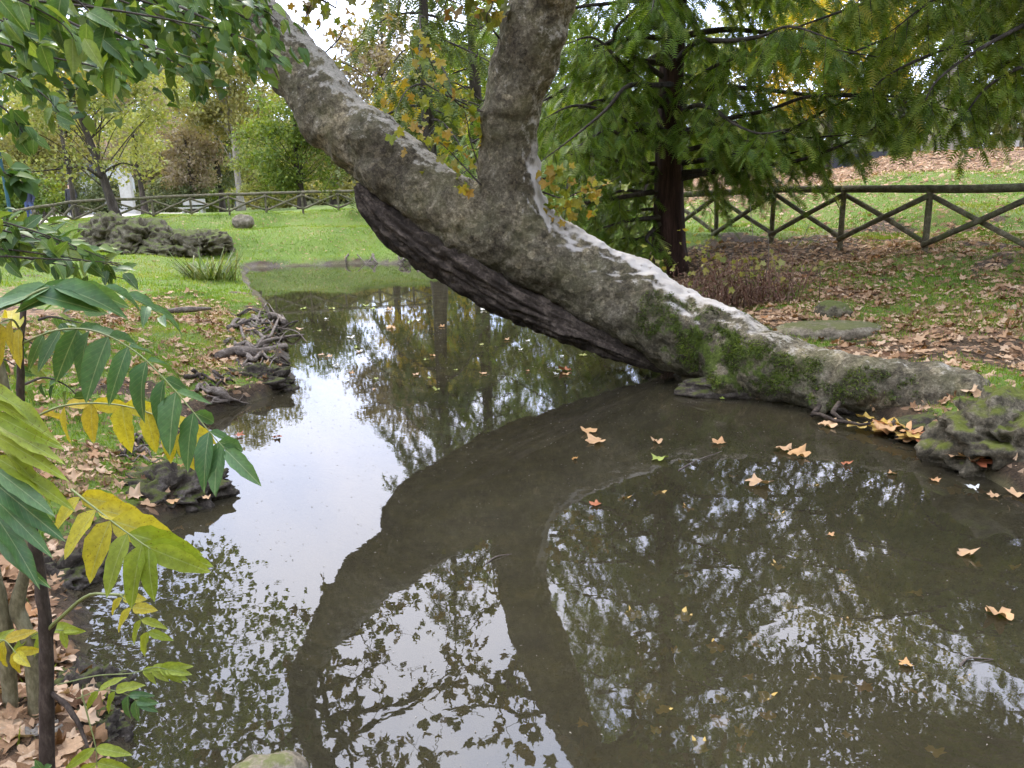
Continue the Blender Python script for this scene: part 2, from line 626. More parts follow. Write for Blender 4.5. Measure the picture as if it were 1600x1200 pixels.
def litter_amt(P, sd):
    """How thick the fallen leaves lie."""
    x, y = P[:, 0], P[:, 1]
    n = fbm(P * 0.9, 3, 31)
    n2 = fbm(P * 2.3, 2, 33)
    right = sstep(1.2, 2.2, x) * sstep(15, 12.5, y) * (0.32 + 0.65 * sstep(0.42, 0.58, 0.5 * n + 0.5 * n2))
    top = sstep(4.0, 7.5, x) * sstep(18.8, 21.8, y - 0.15 * (x - 8)) * 0.95
    mid = sstep(4.0, 7, x) * sstep(12, 14, y) * 0.22
    left = sstep(-1.5, -2.2, x) * sstep(17, 12, y) * (0.12 + 0.85 * sstep(0.40, 0.58, 0.6 * n + 0.4 * n2) * sstep(0.1, 1.0, sd))
    left = np.maximum(left, sstep(-0.9, -1.3, x) * sstep(4.6, 3.6, y) * 0.85)
    under = 0.75 * np.exp(-(((x - 4.5) / 3.2) ** 2 + ((y - 12.8) / 1.8) ** 2))
    mid = np.maximum(mid, under)
    farl = sstep(-3, -6, x) * sstep(15, 17, y) * 0.05
    return np.clip(np.maximum.reduce([right, top, mid, left, farl]), 0, 1) * sstep(0.0, 0.15, sd)


def grass_amt(P, sd):
    n = fbm(P * 1.3 + 7, 3, 41)
    x, y = P[:, 0], P[:, 1]
    g = sstep(0.28, 0.44, n)
    bare = np.exp(-(((x - 3.0) / 2.3) ** 2 + ((y - 13.6) / 1.7) ** 2)) + 0.6 * np.exp(-(((x - 5.0) / 2.6) ** 2 + ((y - 13.6 + 0.9 * (x - 5)) / 1.0) ** 2))
    g = g * (1 - 0.85 * sstep(4.4, 3.6, y) * sstep(0, -1, x))
    far = sstep(15, 19, y)
    g = g * (1 - far) + far * (0.75 + 0.25 * g)
    hill = sstep(4.0, 7.5, x) * sstep(19.3, 22.3, y - 0.15 * (x - 8))
    return np.clip(g - bare * 1.3, 0, 1) * sstep(0.06, 0.35 - 0.25 * far, sd) * (1 - 0.9 * hill)


def axis_grid(spans):
    v = [spans[0][0]]
    for a, b, st in spans:
        k = max(1, int(round((b - a) / st)))
        v += list(np.linspace(a, b, k + 1)[1:])
    return np.array(v)


def mat_ground():
    m, nt, out = new_mat('ground_soil_grass')
    tc = N(nt, 'ShaderNodeTexCoord')
    pos = tc.outputs['Object']
    ga = N(nt, 'ShaderNodeAttribute', attribute_name='grass').outputs['Fac']
    li = N(nt, 'ShaderNodeAttribute', attribute_name='litter').outputs['Fac']
    wet = N(nt, 'ShaderNodeAttribute', attribute_name='bed').outputs['Fac']
    n1 = noise(nt, 3.0, 6, 0.65, pos)
    n2 = noise(nt, 40, 4, 0.7, pos)
    soil = ramp(nt, n2, [(0.3, (0.030, 0.020, 0.011)), (0.55, (0.080, 0.052, 0.028)), (0.75, (0.16, 0.105, 0.058))]).outputs['Color']
    grass = ramp(nt, noise(nt, 0.7, 6, 0.7, pos), [(0.3, (0.070, 0.115, 0.014)), (0.5, (0.125, 0.185, 0.022)), (0.62, (0.17, 0.20, 0.045)), (0.75, (0.21, 0.20, 0.08))]).outputs['Color']
    grass = mixc(nt, 0.35, grass, ramp(nt, n2, [(0.3, (0.03, 0.055, 0.01)), (0.7, (0.16, 0.23, 0.05))]).outputs['Color'])
    lv = N(nt, 'ShaderNodeTexVoronoi', Scale=17.0)
    lv.inputs['Randomness'].default_value = 1.0
    nt.links.new(pos, lv.inputs['Vector'])
    sepc = nt.nodes.new('ShaderNodeSeparateColor')
    nt.links.new(lv.outputs['Color'], sepc.inputs[0])
    leaf = ramp(nt, sepc.outputs[0], [(0, (0.11, 0.062, 0.032)), (0.4, (0.24, 0.14, 0.075)), (0.8, (0.35, 0.21, 0.115)), (1, (0.42, 0.28, 0.17))]).outputs['Color']
    gm = ramp(nt, math_n(nt, 'ADD', ga, math_n(nt, 'MULTIPLY', math_n(nt, 'SUBTRACT', n2, 0.5), 0.9)), [(0.35, (0, 0, 0)), (0.6, (1, 1, 1))]).outputs['Color']
    c = mixc(nt, gm, soil, grass)
    lm = math_n(nt, 'GREATER_THAN', math_n(nt, 'MULTIPLY', li, 0.95), sepc.outputs[1])
    c = mixc(nt, math_n(nt, 'MULTIPLY', lm, 0.85), c, leaf)
    bedc = ramp(nt, n1, [(0.3, (0.040, 0.042, 0.016)), (0.55, (0.14, 0.13, 0.05)), (0.72, (0.26, 0.225, 0.085))]).outputs['Color']
    c = mixc(nt, wet, c, bedc)
    damp = N(nt, 'ShaderNodeAttribute', attribute_name='damp').outputs['Fac']
    c = mixc(nt, damp, c, mixc(nt, 1.0, c, (0.42, 0.40, 0.36), 'MULTIPLY'))
    p = N(nt, 'ShaderNodeBsdfPrincipled')
    p.inputs['Specular IOR Level'].default_value = 0.25
    nt.links.new(math_n(nt, 'SUBTRACT', 0.92, math_n(nt, 'MULTIPLY', damp, 0.45)), p.inputs['Roughness'])
    nt.links.new(c, p.inputs['Base Color'])
    b = N(nt, 'ShaderNodeBump', Strength=0.8, Distance=0.04)
    nt.links.new(math_n(nt, 'ADD', n2, math_n(nt, 'MULTIPLY', n1, 0.5)), b.inputs['Height'])
    nt.links.new(b.outputs[0], p.inputs['Normal'])
    nt.links.new(p.outputs[0], out.inputs['Surface'])
    return m


def build_ground():
    X = axis_grid([(-260, -60, 20), (-60, -25, 3.5), (-25, -10, 0.6), (-10, -5, 0.2), (-5, 6, 0.065), (6, 10, 0.15), (10, 25, 0.5), (25, 60, 3.5), (60, 260, 20)])
    Y = axis_grid([(-60, -4, 8), (-4, 1, 0.3), (1, 11, 0.065), (11, 16, 0.12), (16, 30, 0.25), (30, 45, 0.6), (45, 90, 3), (90, 420, 30)])
    gx, gy = np.meshgrid(X, Y)
    P = np.stack([gx.ravel(), gy.ravel()], -1)
    z = ground_z(P)
    sd = pond_sdf(P)
    V = np.column_stack([P, z])
    nx, ny = len(X), len(Y)
    i = np.arange(ny - 1)[:, None] * nx
    j = np.arange(nx - 1)[None]
    Q = np.stack([i + j, i + j + 1, i + nx + j + 1, i + nx + j], -1).reshape(-1, 4)
    g = Geo().add(V, Q)
    o = g.build('ground', mat_ground(), extra={'grass': grass_amt(P, sd), 'litter': litter_amt(P, sd), 'bed': sstep(0.02, -0.05, z), 'damp': sstep(0.11, 0.03, z) * sstep(-0.06, 0.0, z)})
    return tag(o, 'grassy earth banks strewn with leaves around the pond', kind='structure')


build_ground()


def build_water():
    m, nt, out = new_mat('pond_water')
    tc = N(nt, 'ShaderNodeTexCoord')
    n1 = noise(nt, 0.8, 4, 0.6, tc.outputs['Object'])
    murk = ramp(nt, n1, [(0.3, (0.054, 0.045, 0.028)), (0.7, (0.080, 0.067, 0.040))]).outputs['Color']
    dif = N(nt, 'ShaderNodeBsdfDiffuse')
    nt.links.new(murk, dif.inputs['Color'])
    tr = N(nt, 'ShaderNodeBsdfTransparent')
    tr.inputs['Color'].default_value = (0.78, 0.76, 0.50, 1)
    body = N(nt, 'ShaderNodeMixShader', Fac=0.58)
    nt.links.new(dif.outputs[0], body.inputs[1])
    nt.links.new(tr.outputs[0], body.inputs[2])
    gl = N(nt, 'ShaderNodeBsdfGlossy', Roughness=0.012)
    fr = N(nt, 'ShaderNodeFresnel', IOR=1.9)
    n2 = noise(nt, 5.0, 3, 0.6, tc.outputs['Object'])
    b = N(nt, 'ShaderNodeBump', Strength=0.02, Distance=0.02)
    nt.links.new(n2, b.inputs['Height'])
    nt.links.new(b.outputs[0], gl.inputs['Normal'])
    top = N(nt, 'ShaderNodeMixShader')
    nt.links.new(fr.outputs[0], top.inputs[0])
    nt.links.new(body.outputs[0], top.inputs[1])
    nt.links.new(gl.outputs[0], top.inputs[2])
    nt.links.new(top.outputs[0], out.inputs['Surface'])
    X = np.linspace(-10.5, 5.5, 17)
    Y = np.linspace(0.8, 29, 29)
    gx, gy = np.meshgrid(X, Y)
    V = np.column_stack([gx.ravel(), gy.ravel(), np.zeros(gx.size)])
    nx = len(X)
    i = np.arange(len(Y) - 1)[:, None] * nx
    j = np.arange(nx - 1)[None]
    Q = np.stack([i + j, i + j + 1, i + nx + j + 1, i + nx + j], -1).reshape(-1, 4)
    o = Geo().add(V, Q).build('water', m)
    tag(o, 'still murky pond water mirroring trees and sky', kind='structure')


build_water()

# ------------------------------------------------------------------ shared materials
M_WOOD_OLD = bark_mat('weathered_fence_wood', (0.06, 0.052, 0.034), (0.14, 0.12, 0.075), (0.26, 0.23, 0.15), 9, (1, 1, 1), 0.4, moss=(0.09, 0.095, 0.04))
M_WOOD_DARK = bark_mat('dark_fence_wood', (0.040, 0.036, 0.022), (0.10, 0.090, 0.056), (0.20, 0.185, 0.12), 9, (1, 1, 1), 0.4, moss=(0.10, 0.11, 0.045))
M_BARK = bark_mat('brown_bark', (0.018, 0.014, 0.010), (0.05, 0.040, 0.03), (0.11, 0.09, 0.07), 7, (1, 1, 0.2), 0.8)
M_BARK_RED = bark_mat('redwood_bark', (0.014, 0.008, 0.006), (0.042, 0.022, 0.015), (0.095, 0.050, 0.035), 9, (1, 1, 0.1), 1.0)
M_BARK_PALE = bark_mat('pale_plane_bark', (0.10, 0.085, 0.06), (0.22, 0.19, 0.14), (0.36, 0.33, 0.27), 3, (1, 1, 0.6), 0.4)
M_ROOT = bark_mat('grey_root_wood', (0.05, 0.038, 0.028), (0.14, 0.11, 0.085), (0.28, 0.235, 0.19), 14, (1, 1, 1), 0.6)
M_ROOT_WET = bark_mat('wet_root_bark', (0.016, 0.011, 0.008), (0.05, 0.037, 0.027), (0.13, 0.10, 0.075), 16, (1, 1, 1), 0.8)
M_ROCK = rock_mat('rough_tufa_rock', (0.025, 0.020, 0.013), (0.11, 0.092, 0.058), (0.25, 0.215, 0.145), moss=(0.060, 0.075, 0.018), moss_amt=0.62)
M_ROCK_BARE = rock_mat('bare_pale_rock', (0.09, 0.075, 0.055), (0.24, 0.21, 0.165), (0.42, 0.38, 0.31), moss=(0.06, 0.07, 0.02), moss_amt=0.0)
M_ROCK_TUFA = rock_mat('pitted_mossy_tufa', (0.016, 0.013, 0.008), (0.085, 0.070, 0.044), (0.24, 0.20, 0.135), moss=(0.060, 0.075, 0.010), moss_amt=0.50, scale=6)
M_MUDROCK = rock_mat('muddy_mossy_bank', (0.014, 0.011, 0.008), (0.052, 0.041, 0.030), (0.15, 0.125, 0.10), moss=(0.040, 0.050, 0.010), moss_amt=0.40, scale=7)


# ------------------------------------------------------------------ the leaning plane tree
def mat_plane_trunk():
    m, nt, out = new_mat('mottled_plane_bark')
    tc = N(nt, 'ShaderNodeTexCoord')
    pos = tc.outputs['Object']
    pale = N(nt, 'ShaderNodeAttribute', attribute_name='pale').outputs['Fac']
    moss = N(nt, 'ShaderNodeAttribute', attribute_name='moss').outputs['Fac']
    light = N(nt, 'ShaderNodeAttribute', attribute_name='flake').outputs['Fac']
    n1 = noise(nt, 9, 8, 0.72, pos)
    n2 = noise(nt, 34, 5, 0.75, pos)
    n3 = noise(nt, 3.2, 5, 0.7, pos)
    f = math_n(nt, 'ADD', math_n(nt, 'MULTIPLY', n1, 0.5), math_n(nt, 'MULTIPLY', n2, 0.5))
    c = ramp(nt, f, [(0.36, (0.032, 0.026, 0.016)), (0.45, (0.098, 0.082, 0.053)), (0.54, (0.185, 0.160, 0.108)), (0.63, (0.34, 0.30, 0.22))]).outputs['Color']
    wob = nt.nodes.new('ShaderNodeVectorMath')
    wob.operation = 'MULTIPLY_ADD'
    nzc = N(nt, 'ShaderNodeTexNoise', Scale=7.0, Detail=2)
    nt.links.new(pos, nzc.inputs['Vector'])
    nt.links.new(nzc.outputs['Color'], wob.inputs[0])
    wob.inputs[1].default_value = (0.14, 0.14, 0.14)
    nt.links.new(pos, wob.inputs[2])
    vo = N(nt, 'ShaderNodeTexVoronoi', Scale=17.0)
    nt.links.new(wob.outputs[0], vo.inputs['Vector'])
    vs = nt.nodes.new('ShaderNodeSeparateColor')
    nt.links.new(vo.outputs['Color'], vs.inputs[0])
    c = mixc(nt, 1.0, c, ramp(nt, vs.outputs[0], [(0.0, (0.68, 0.66, 0.64)), (0.55, (0.97, 0.95, 0.92)), (0.85, (1.15, 1.12, 1.08)), (1.0, (1.55, 1.5, 1.4))]).outputs['Color'], 'MULTIPLY')
    plate = math_n(nt, 'MULTIPLY', vs.outputs[1], 0.35)
    olive = mixc(nt, 0.45, c, (0.085, 0.082, 0.030))
    om = ramp(nt, n3, [(0.44, (0, 0, 0)), (0.62, (1, 1, 1))]).outputs['Color']
    c = mixc(nt, om, c, olive)
    c = mixc(nt, 1.0, c, ramp(nt, noise(nt, 1.4, 4, 0.6, pos), [(0.32, (0.55, 0.52, 0.50)), (0.5, (1.0, 1.0, 1.0)), (0.68, (1.35, 1.3, 1.2))]).outputs['Color'], 'MULTIPLY')
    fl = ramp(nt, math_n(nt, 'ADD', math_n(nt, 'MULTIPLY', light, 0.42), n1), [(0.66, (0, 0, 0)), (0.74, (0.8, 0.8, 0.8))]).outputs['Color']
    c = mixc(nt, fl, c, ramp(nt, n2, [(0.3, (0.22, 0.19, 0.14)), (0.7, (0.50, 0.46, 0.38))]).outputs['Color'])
    n4 = noise(nt, 2.6, 6, 0.7, pos)
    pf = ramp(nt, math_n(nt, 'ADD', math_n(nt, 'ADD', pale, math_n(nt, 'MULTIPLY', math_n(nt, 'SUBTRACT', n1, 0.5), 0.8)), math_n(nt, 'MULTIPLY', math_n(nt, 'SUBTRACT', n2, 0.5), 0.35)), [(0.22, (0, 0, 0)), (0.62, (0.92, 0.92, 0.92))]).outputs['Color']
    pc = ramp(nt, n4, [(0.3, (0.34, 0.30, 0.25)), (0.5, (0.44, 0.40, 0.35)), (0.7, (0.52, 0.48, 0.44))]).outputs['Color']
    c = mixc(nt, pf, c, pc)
    mf = ramp(nt, math_n(nt, 'ADD', moss, math_n(nt, 'MULTIPLY', math_n(nt, 'SUBTRACT', n1, 0.5), 2.6)), [(0.55, (0, 0, 0)), (0.75, (1, 1, 1))]).outputs['Color']
    mc = ramp(nt, n2, [(0.3, (0.022, 0.035, 0.004)), (0.55, (0.075, 0.105, 0.010)), (0.75, (0.16, 0.20, 0.02))]).outputs['Color']
    c = mixc(nt, math_n(nt, 'MULTIPLY', mf, 0.9), c, mc)
    p = N(nt, 'ShaderNodeBsdfPrincipled', Roughness=0.85)
    p.inputs['Specular IOR Level'].default_value = 0.2
    nt.links.new(c, p.inputs['Base Color'])
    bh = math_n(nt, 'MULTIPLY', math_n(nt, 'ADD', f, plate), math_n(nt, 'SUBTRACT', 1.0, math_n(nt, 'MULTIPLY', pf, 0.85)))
    b = N(nt, 'ShaderNodeBump', Strength=1.0, Distance=0.04)
    nt.links.new(bh, b.inputs['Height'])
    nt.links.new(b.outputs[0], p.inputs['Normal'])
    nt.links.new(p.outputs[0], out.inputs['Surface'])
    return m


def px_path(rows, n):
    """rows of (x, y, depth Y, radius in px) -> smooth 3-D path with radii in metres."""
    R = []
    for x, y, Y, r in rows:
        p = at(x, y, Y)
        R.append((*p, r * m_per_px(p)))
    S = spline(R, n)
    return S[:, :3], np.maximum(S[:, 3], 0.004)


MAIN_ROWS = [(1555, 660, 5.9, 30), (1522, 636, 6.02, 41), (1475, 622, 6.2, 44), (1410, 611, 6.4, 47), (1300, 595, 6.8, 51), (1200, 568, 7.35, 56), (1100, 528, 7.95, 65), (1000, 482, 8.45, 66),
             (900, 430, 8.75, 66), (800, 374, 8.82, 66), (700, 325, 8.95, 56), (600, 253, 9.2, 55), (520, 180, 9.5, 51), (458, 92, 9.8, 43), (420, 40, 9.95, 37), (393, 0, 10.0, 33),
             (352, -70, 10.0, 29), (330, -160, 9.8, 27), (345, -270, 9.5, 24), (395, -400, 9.2, 19), (450, -560, 9.0, 13), (480, -720, 8.9, 7)]
LIMB_ROWS = [(905, 440, 8.75, 40), (850, 395, 8.75, 56), (815, 350, 8.73, 57), (800, 300, 8.7, 52), (796, 250, 8.65, 46), (797, 200, 8.6, 44), (804, 150, 8.5, 47), (819, 100, 8.4, 51), (832, 50, 8.3, 51),
             (847, 0, 8.2, 49), (866, -60, 8.1, 46), (900, -150, 8.0, 42), (945, -270, 7.9, 36), (980, -420, 7.8, 28), (1000, -600, 7.7, 18), (1000, -800, 7.6, 8)]


def remesh(V, Fc, voxel):
    me = bpy.data.meshes.new('tmp')
    me.from_pydata([tuple(v) for v in V], [], [tuple(f) for f in Fc])
    o = bpy.data.objects.new('tmp', me)
    COL.objects.link(o)
    md = o.modifiers.new('r', 'REMESH')
    md.mode = 'VOXEL'
    md.voxel_size = voxel
    dg = bpy.context.evaluated_depsgraph_get()
    ev = o.evaluated_get(dg)
    m2 = bpy.data.meshes.new_from_object(ev)
    V2 = np.zeros(len(m2.vertices) * 3)
    m2.vertices.foreach_get('co', V2)
    Q = np.zeros(len(m2.loops), np.int32)
    m2.loops.foreach_get('vertex_index', Q)
    ed = np.zeros(len(m2.edges) * 2, np.int32)
    m2.edges.foreach_get('vertices', ed)
    tot = np.zeros(len(m2.polygons), np.int32)
    m2.polygons.foreach_get('loop_total', tot)
    assert (tot == 4).all()
    bpy.data.objects.remove(o)
    bpy.data.meshes.remove(me)
    bpy.data.meshes.remove(m2)
    return V2.reshape(-1, 3), Q.reshape(-1, 4), ed.reshape(-1, 2)


def relax(V, E, it, w=0.5):
    deg = np.bincount(E.ravel(), minlength=len(V)).astype(float)[:, None]
    for _ in range(it):
        S = np.zeros_like(V)
        np.add.at(S, E[:, 0], V[E[:, 1]])
        np.add.at(S, E[:, 1], V[E[:, 0]])
        V = V + w * (S / np.maximum(deg, 1) - V)
    return V


def vnormals(V, Q):
    n = np.cross(V[Q[:, 2]] - V[Q[:, 0]], V[Q[:, 3]] - V[Q[:, 1]])
    N_ = np.zeros_like(V)
    for k in range(4):
        np.add.at(N_, Q[:, k], n)
    return norm(N_)


def build_plane_tree():
    mp, mr = px_path(MAIN_ROWS, 150)
    lp, lr = px_path(LIMB_ROWS, 90)
    root_loc = tuple(np.append(mp[3][:2], gz(*mp[3][:2])))
    tree = empty('plane_tree', root_loc, 'huge leaning plane tree with forked trunk slanting low over the pond', 'tree')
    V1, Q1 = tube(mp, mr * 0.98, 24)
    V2, Q2 = tube(lp, lr * 0.99, 24)
    # root toes at the foot
    toes = []
    for rows in ([(1480, 618, 6.25, 28), (1510, 618, 6.4, 22), (1550, 612, 6.6, 12), (1590, 620, 6.8, 5)],
                 [(1430, 620, 6.35, 30), (1455, 645, 6.1, 20), (1480, 672, 5.85, 9)],
                 [(1150, 560, 7.6, 40), (1130, 590, 7.4, 30), (1135, 612, 7.2, 18)],
                 [(1300, 600, 6.8, 34), (1285, 625, 6.6, 20), (1280, 650, 6.45, 10)]):
        p, r = px_path(rows, 14)
        toes.append(tube(p, r, 12))
    V, Fc = V1, list(map(tuple, Q1))
    for a, b in [(V2, Q2)] + toes:
        Fc += [tuple(np.array(f) + len(V)) for f in b]
        V = np.vstack([V, a])
    V, Q, Ed = remesh(V, Fc, 0.032)
    V = relax(V, Ed, 6, 0.5)
    # extra blending in the fork
    fork = at(790, 330, 8.75)
    w = np.exp(-((V - fork) ** 2).sum(1) / 0.30)[:, None]
    V = V * (1 - w) + relax(V, Ed, 24, 0.6) * w
    Nn = vnormals(V, Q)
    # lumps and knots
    low = fbm(V * 2.1, 3, 51) - 0.5
    mid = fbm(V * 6.0, 4, 52) - 0.5
    fine = fbm(V * 19.0, 3, 53) - 0.5
    V = V + Nn * (0.19 * low + 0.085 * mid + 0.038 * fine)[:, None]
    for (x, y, Y, s, h) in [(430, 125, 9.7, 0.16, 0.07), (482, 210, 9.45, 0.2, 0.06), (1150, 545, 7.8, 0.3, 0.06), (870, 60, 8.1, 0.10, 0.06), (1040, 560, 8.2, 0.25, 0.07)]:
        c = at(x, y, Y)
        V = V + Nn * (h * np.exp(-((V - c) ** 2).sum(1) / s ** 2))[:, None]
    Nn = vnormals(V, Q)
    X, Yv, Z = V.T
    vdir = norm(np.array([0.50, 0.10, 0.85]))
    up = Nn @ vdir
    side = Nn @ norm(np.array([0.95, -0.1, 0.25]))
    # the peeled pale bark: on the upper side below the fork and on the outer side of the upright limb's foot
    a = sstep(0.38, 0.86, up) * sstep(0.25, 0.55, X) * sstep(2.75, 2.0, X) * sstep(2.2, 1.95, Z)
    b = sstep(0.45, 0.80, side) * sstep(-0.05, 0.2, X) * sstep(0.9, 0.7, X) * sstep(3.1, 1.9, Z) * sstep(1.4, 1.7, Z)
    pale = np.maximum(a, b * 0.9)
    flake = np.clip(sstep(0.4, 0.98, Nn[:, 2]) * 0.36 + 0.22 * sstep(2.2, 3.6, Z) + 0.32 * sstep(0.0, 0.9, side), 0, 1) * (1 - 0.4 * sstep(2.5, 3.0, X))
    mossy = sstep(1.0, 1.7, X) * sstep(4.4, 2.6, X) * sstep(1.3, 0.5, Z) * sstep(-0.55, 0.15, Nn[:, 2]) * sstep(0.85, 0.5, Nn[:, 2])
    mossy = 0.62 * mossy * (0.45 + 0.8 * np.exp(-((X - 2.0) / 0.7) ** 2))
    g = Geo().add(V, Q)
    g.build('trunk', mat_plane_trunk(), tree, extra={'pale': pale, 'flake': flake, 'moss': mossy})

    # cushions of moss
    rm = np.random.default_rng(17)
    mn = fbm(V * 5.5, 3, 88)
    cand = np.where((mossy > 0.16) & (mn > 0.47) & (Nn[:, 1] < 0.4))[0]
    pick = cand[rm.integers(0, len(cand), 15000)]
    ax = norm(Nn[pick] + rm.normal(0, 0.55, (15000, 3)) + np.array([0, 0, -0.25]))
    V0 = np.array([(-0.5, 0, 0), (0.5, 0, 0), (0, 1, 0)], float)
    gmoss = Geo()
    scatter(gmoss, (V0, np.array([(0, 1, 2)]), V0[:, :2]), V[pick] + rm.normal(0, 0.012, (15000, 3)), frames(ax, rand_unit(15000, rm)), np.column_stack([rm.uniform(.006, .012, 15000), rm.uniform(.015, .038, 15000), np.ones(15000)]),
            np.clip(rm.normal(0.35, 0.25, 15000) + (mn[pick] - 0.5) * 1.5, 0, 1))
    tag(gmoss.build('moss', leaf_mat('moss_tufts', [(0.022, 0.035, 0.004), (0.055, 0.080, 0.008), (0.10, 0.14, 0.012), (0.17, 0.21, 0.02)], transl=0.2), tree), kind='stuff')

    # strip of dead split wood along the underside
    dp, dr = px_path([(562, 285, 9.15, 10), (580, 318, 9.08, 22), (615, 352, 9.0, 30), (684, 396, 8.85, 37), (762, 441, 8.66, 39), (840, 484, 8.55, 30), (910, 517, 8.45, 24), (975, 547, 8.32, 18), (1040, 574, 8.2, 9)], 260)
    sides = 64
    nd = len(dp)
    Vd, Qd = tube(dp + np.array([0, 0, -0.02]), dr * 0.98, sides)
    ring = np.arange(nd * sides)
    s, k = ring // sides, ring % sides
    ang = k / sides * 2 * np.pi
    cen = dp[s] + np.array([0, 0, -0.02])
    rad = Vd[:len(ring)] - cen
    sl = s * (3.9 / nd)
    twa = ang + 0.25 * np.sin(sl * 2.3)
    q = np.stack([np.cos(twa) * 4.2, np.sin(twa) * 4.2, sl * 0.9], -1)
    ridge = 1 - np.abs(fbm(q, 3, 71) - 0.5) * 4
    plates = fbm(np.stack([np.cos(twa) * 2.4, np.sin(twa) * 2.4, sl * 2.2], -1), 3, 72)
    plates = np.floor(plates * 7) / 7 * 0.7 + plates * 0.3 - 0.5
    fine = fbm(np.stack([np.cos(twa) * 9, np.sin(twa) * 9, sl * 5], -1), 3, 73) - 0.5
    Vd[:len(ring)] = cen + rad * (1.0 - 0.30 * np.clip(ridge, 0, 1) ** 2 + 0.70 * plates + 0.38 * fine)[:, None]
    m_dead = bark_mat('dead_split_wood', (0.012, 0.009, 0.006), (0.042, 0.031, 0.022), (0.14, 0.108, 0.080), 7, (1, 1, 1), 1.0)
    Geo().add(Vd, Qd).build('dead_wood', m_dead, tree)
    g = Geo()
    V3, Q3 = tube(px_path([(935, 530, 8.4, 8), (945, 540, 8.35, 9), (957, 546, 8.33, 6)], 6)[0], np.array([.05, .06, .07, .06, .05, .03]), 8)
    Geo().add(V3 + 0.03 * (fbm(V3 * 14, 2, 5)[:, None] - 0.5), Q3).build('broken_knot', m_dead, tree)

    # thin hanging roots under the foot
    for rows in ([(1272, 610, 6.6, 4), (1280, 632, 6.5, 7), (1268, 650, 6.4, 4)], [(1268, 648, 6.4, 4), (1300, 655, 6.2, 4), (1360, 662, 5.95, 3)],
                 [(1440, 645, 6.0, 6), (1458, 662, 5.85, 7), (1468, 690, 5.55, 4)], [(1310, 632, 6.4, 5), (1302, 645, 6.3, 5), (1318, 656, 6.2, 3)]):
        p, r = px_path(rows, 10)
        Geo().add(*tube(p + (fbm(p * 9, 2, 4)[:, None] - 0.5) * 0.05, r * 0.75, 8)).build('root', M_ROOT_WET, tree)

    # crown high over the water: boughs, twigs and lobed leaves (seen mostly mirrored)
    lm = leaf_mat('plane_leaf_living', [(0.06, 0.075, 0.018), (0.10, 0.11, 0.02), (0.15, 0.14, 0.022), (0.20, 0.13, 0.025), (0.16, 0.075, 0.02)], transl=0.3)
    gb, gl = Geo(), Geo()
    r = np.random.default_rng(5)
    starts = [(mp[k], mr[k]) for k in (110, 116, 122, 128, 133, 138, 142, 146)] + [(lp[k], lr[k]) for k in (58, 63, 68, 72, 76, 80, 84, 87)]
    n_leaf = 0
    for si, (s0, rr) in enumerate(starts):
        for q in range(3):
            az = r.uniform(0, 6.28)
            L = r.uniform(1.4, 3.2)
            d = norm(np.array([math.cos(az), math.sin(az) * 0.8, r.uniform(0.05, 0.6)]))
            if d[0] < 0 and si < 8:
                d[0] *= 0.45
            P = [s0]
            for t in range(1, 6):
                P.append(P[-1] + d * L / 5 + r.normal(0, 0.09, 3) + np.array([0, 0, -0.03 * t]))
            P = spline(P, 18)
            add_tube(gb, P, np.linspace(min(rr * 0.4, 0.055), 0.012, 18), 6)
            for tw in range(9):
                b = P[r.integers(4, 18)]
                td = norm(d * 0.4 + r.normal(0, 0.6, 3) + np.array([0, 0, -0.15]))
                Lt = r.uniform(0.3, 0.9)
                TP = spline([b, b + td * Lt * 0.5 + r.normal(0, 0.05, 3), b + td * Lt + np.array([0, 0, -0.12])], 6)
                add_tube(gb, TP, np.linspace(0.008, 0.003, 6), 4)
                k = r.integers(2, 8)
                base = TP[r.integers(1, 6, k)]
                ax = norm(td + r.normal(0, 0.8, (k, 3)) + np.array([0, 0, -0.6]))
                nm = norm(r.normal(0, 0.7, (k, 3)) + np.array([0, 0, 1]))
                scatter(gl, T_PLANE[tw % 5], base + ax * 0.05, frames(ax, nm), r.uniform(0.11, 0.20, k), r.random(k))
                n_leaf += k
    gb.build('bough', M_BARK, tree)
    tag(gl.build('crown', lm, tree), kind='stuff')

    # leafy shoots sprouting from the trunk; every leaf its own part
    ly = leaf_mat('shoot_leaf_yellow', [(0.12, 0.17, 0.02), (0.19, 0.22, 0.025), (0.27, 0.26, 0.03), (0.33, 0.27, 0.03), (0.34, 0.19, 0.03), (0.17, 0.20, 0.035)], 'obj', transl=0.4)
    leaf_me = [Geo().add(*t[:2], 0.5, t[2]).mesh('shoot_leaf', ly) for t in (tmpl_plane(0.35, 60 + s) for s in range(4))]
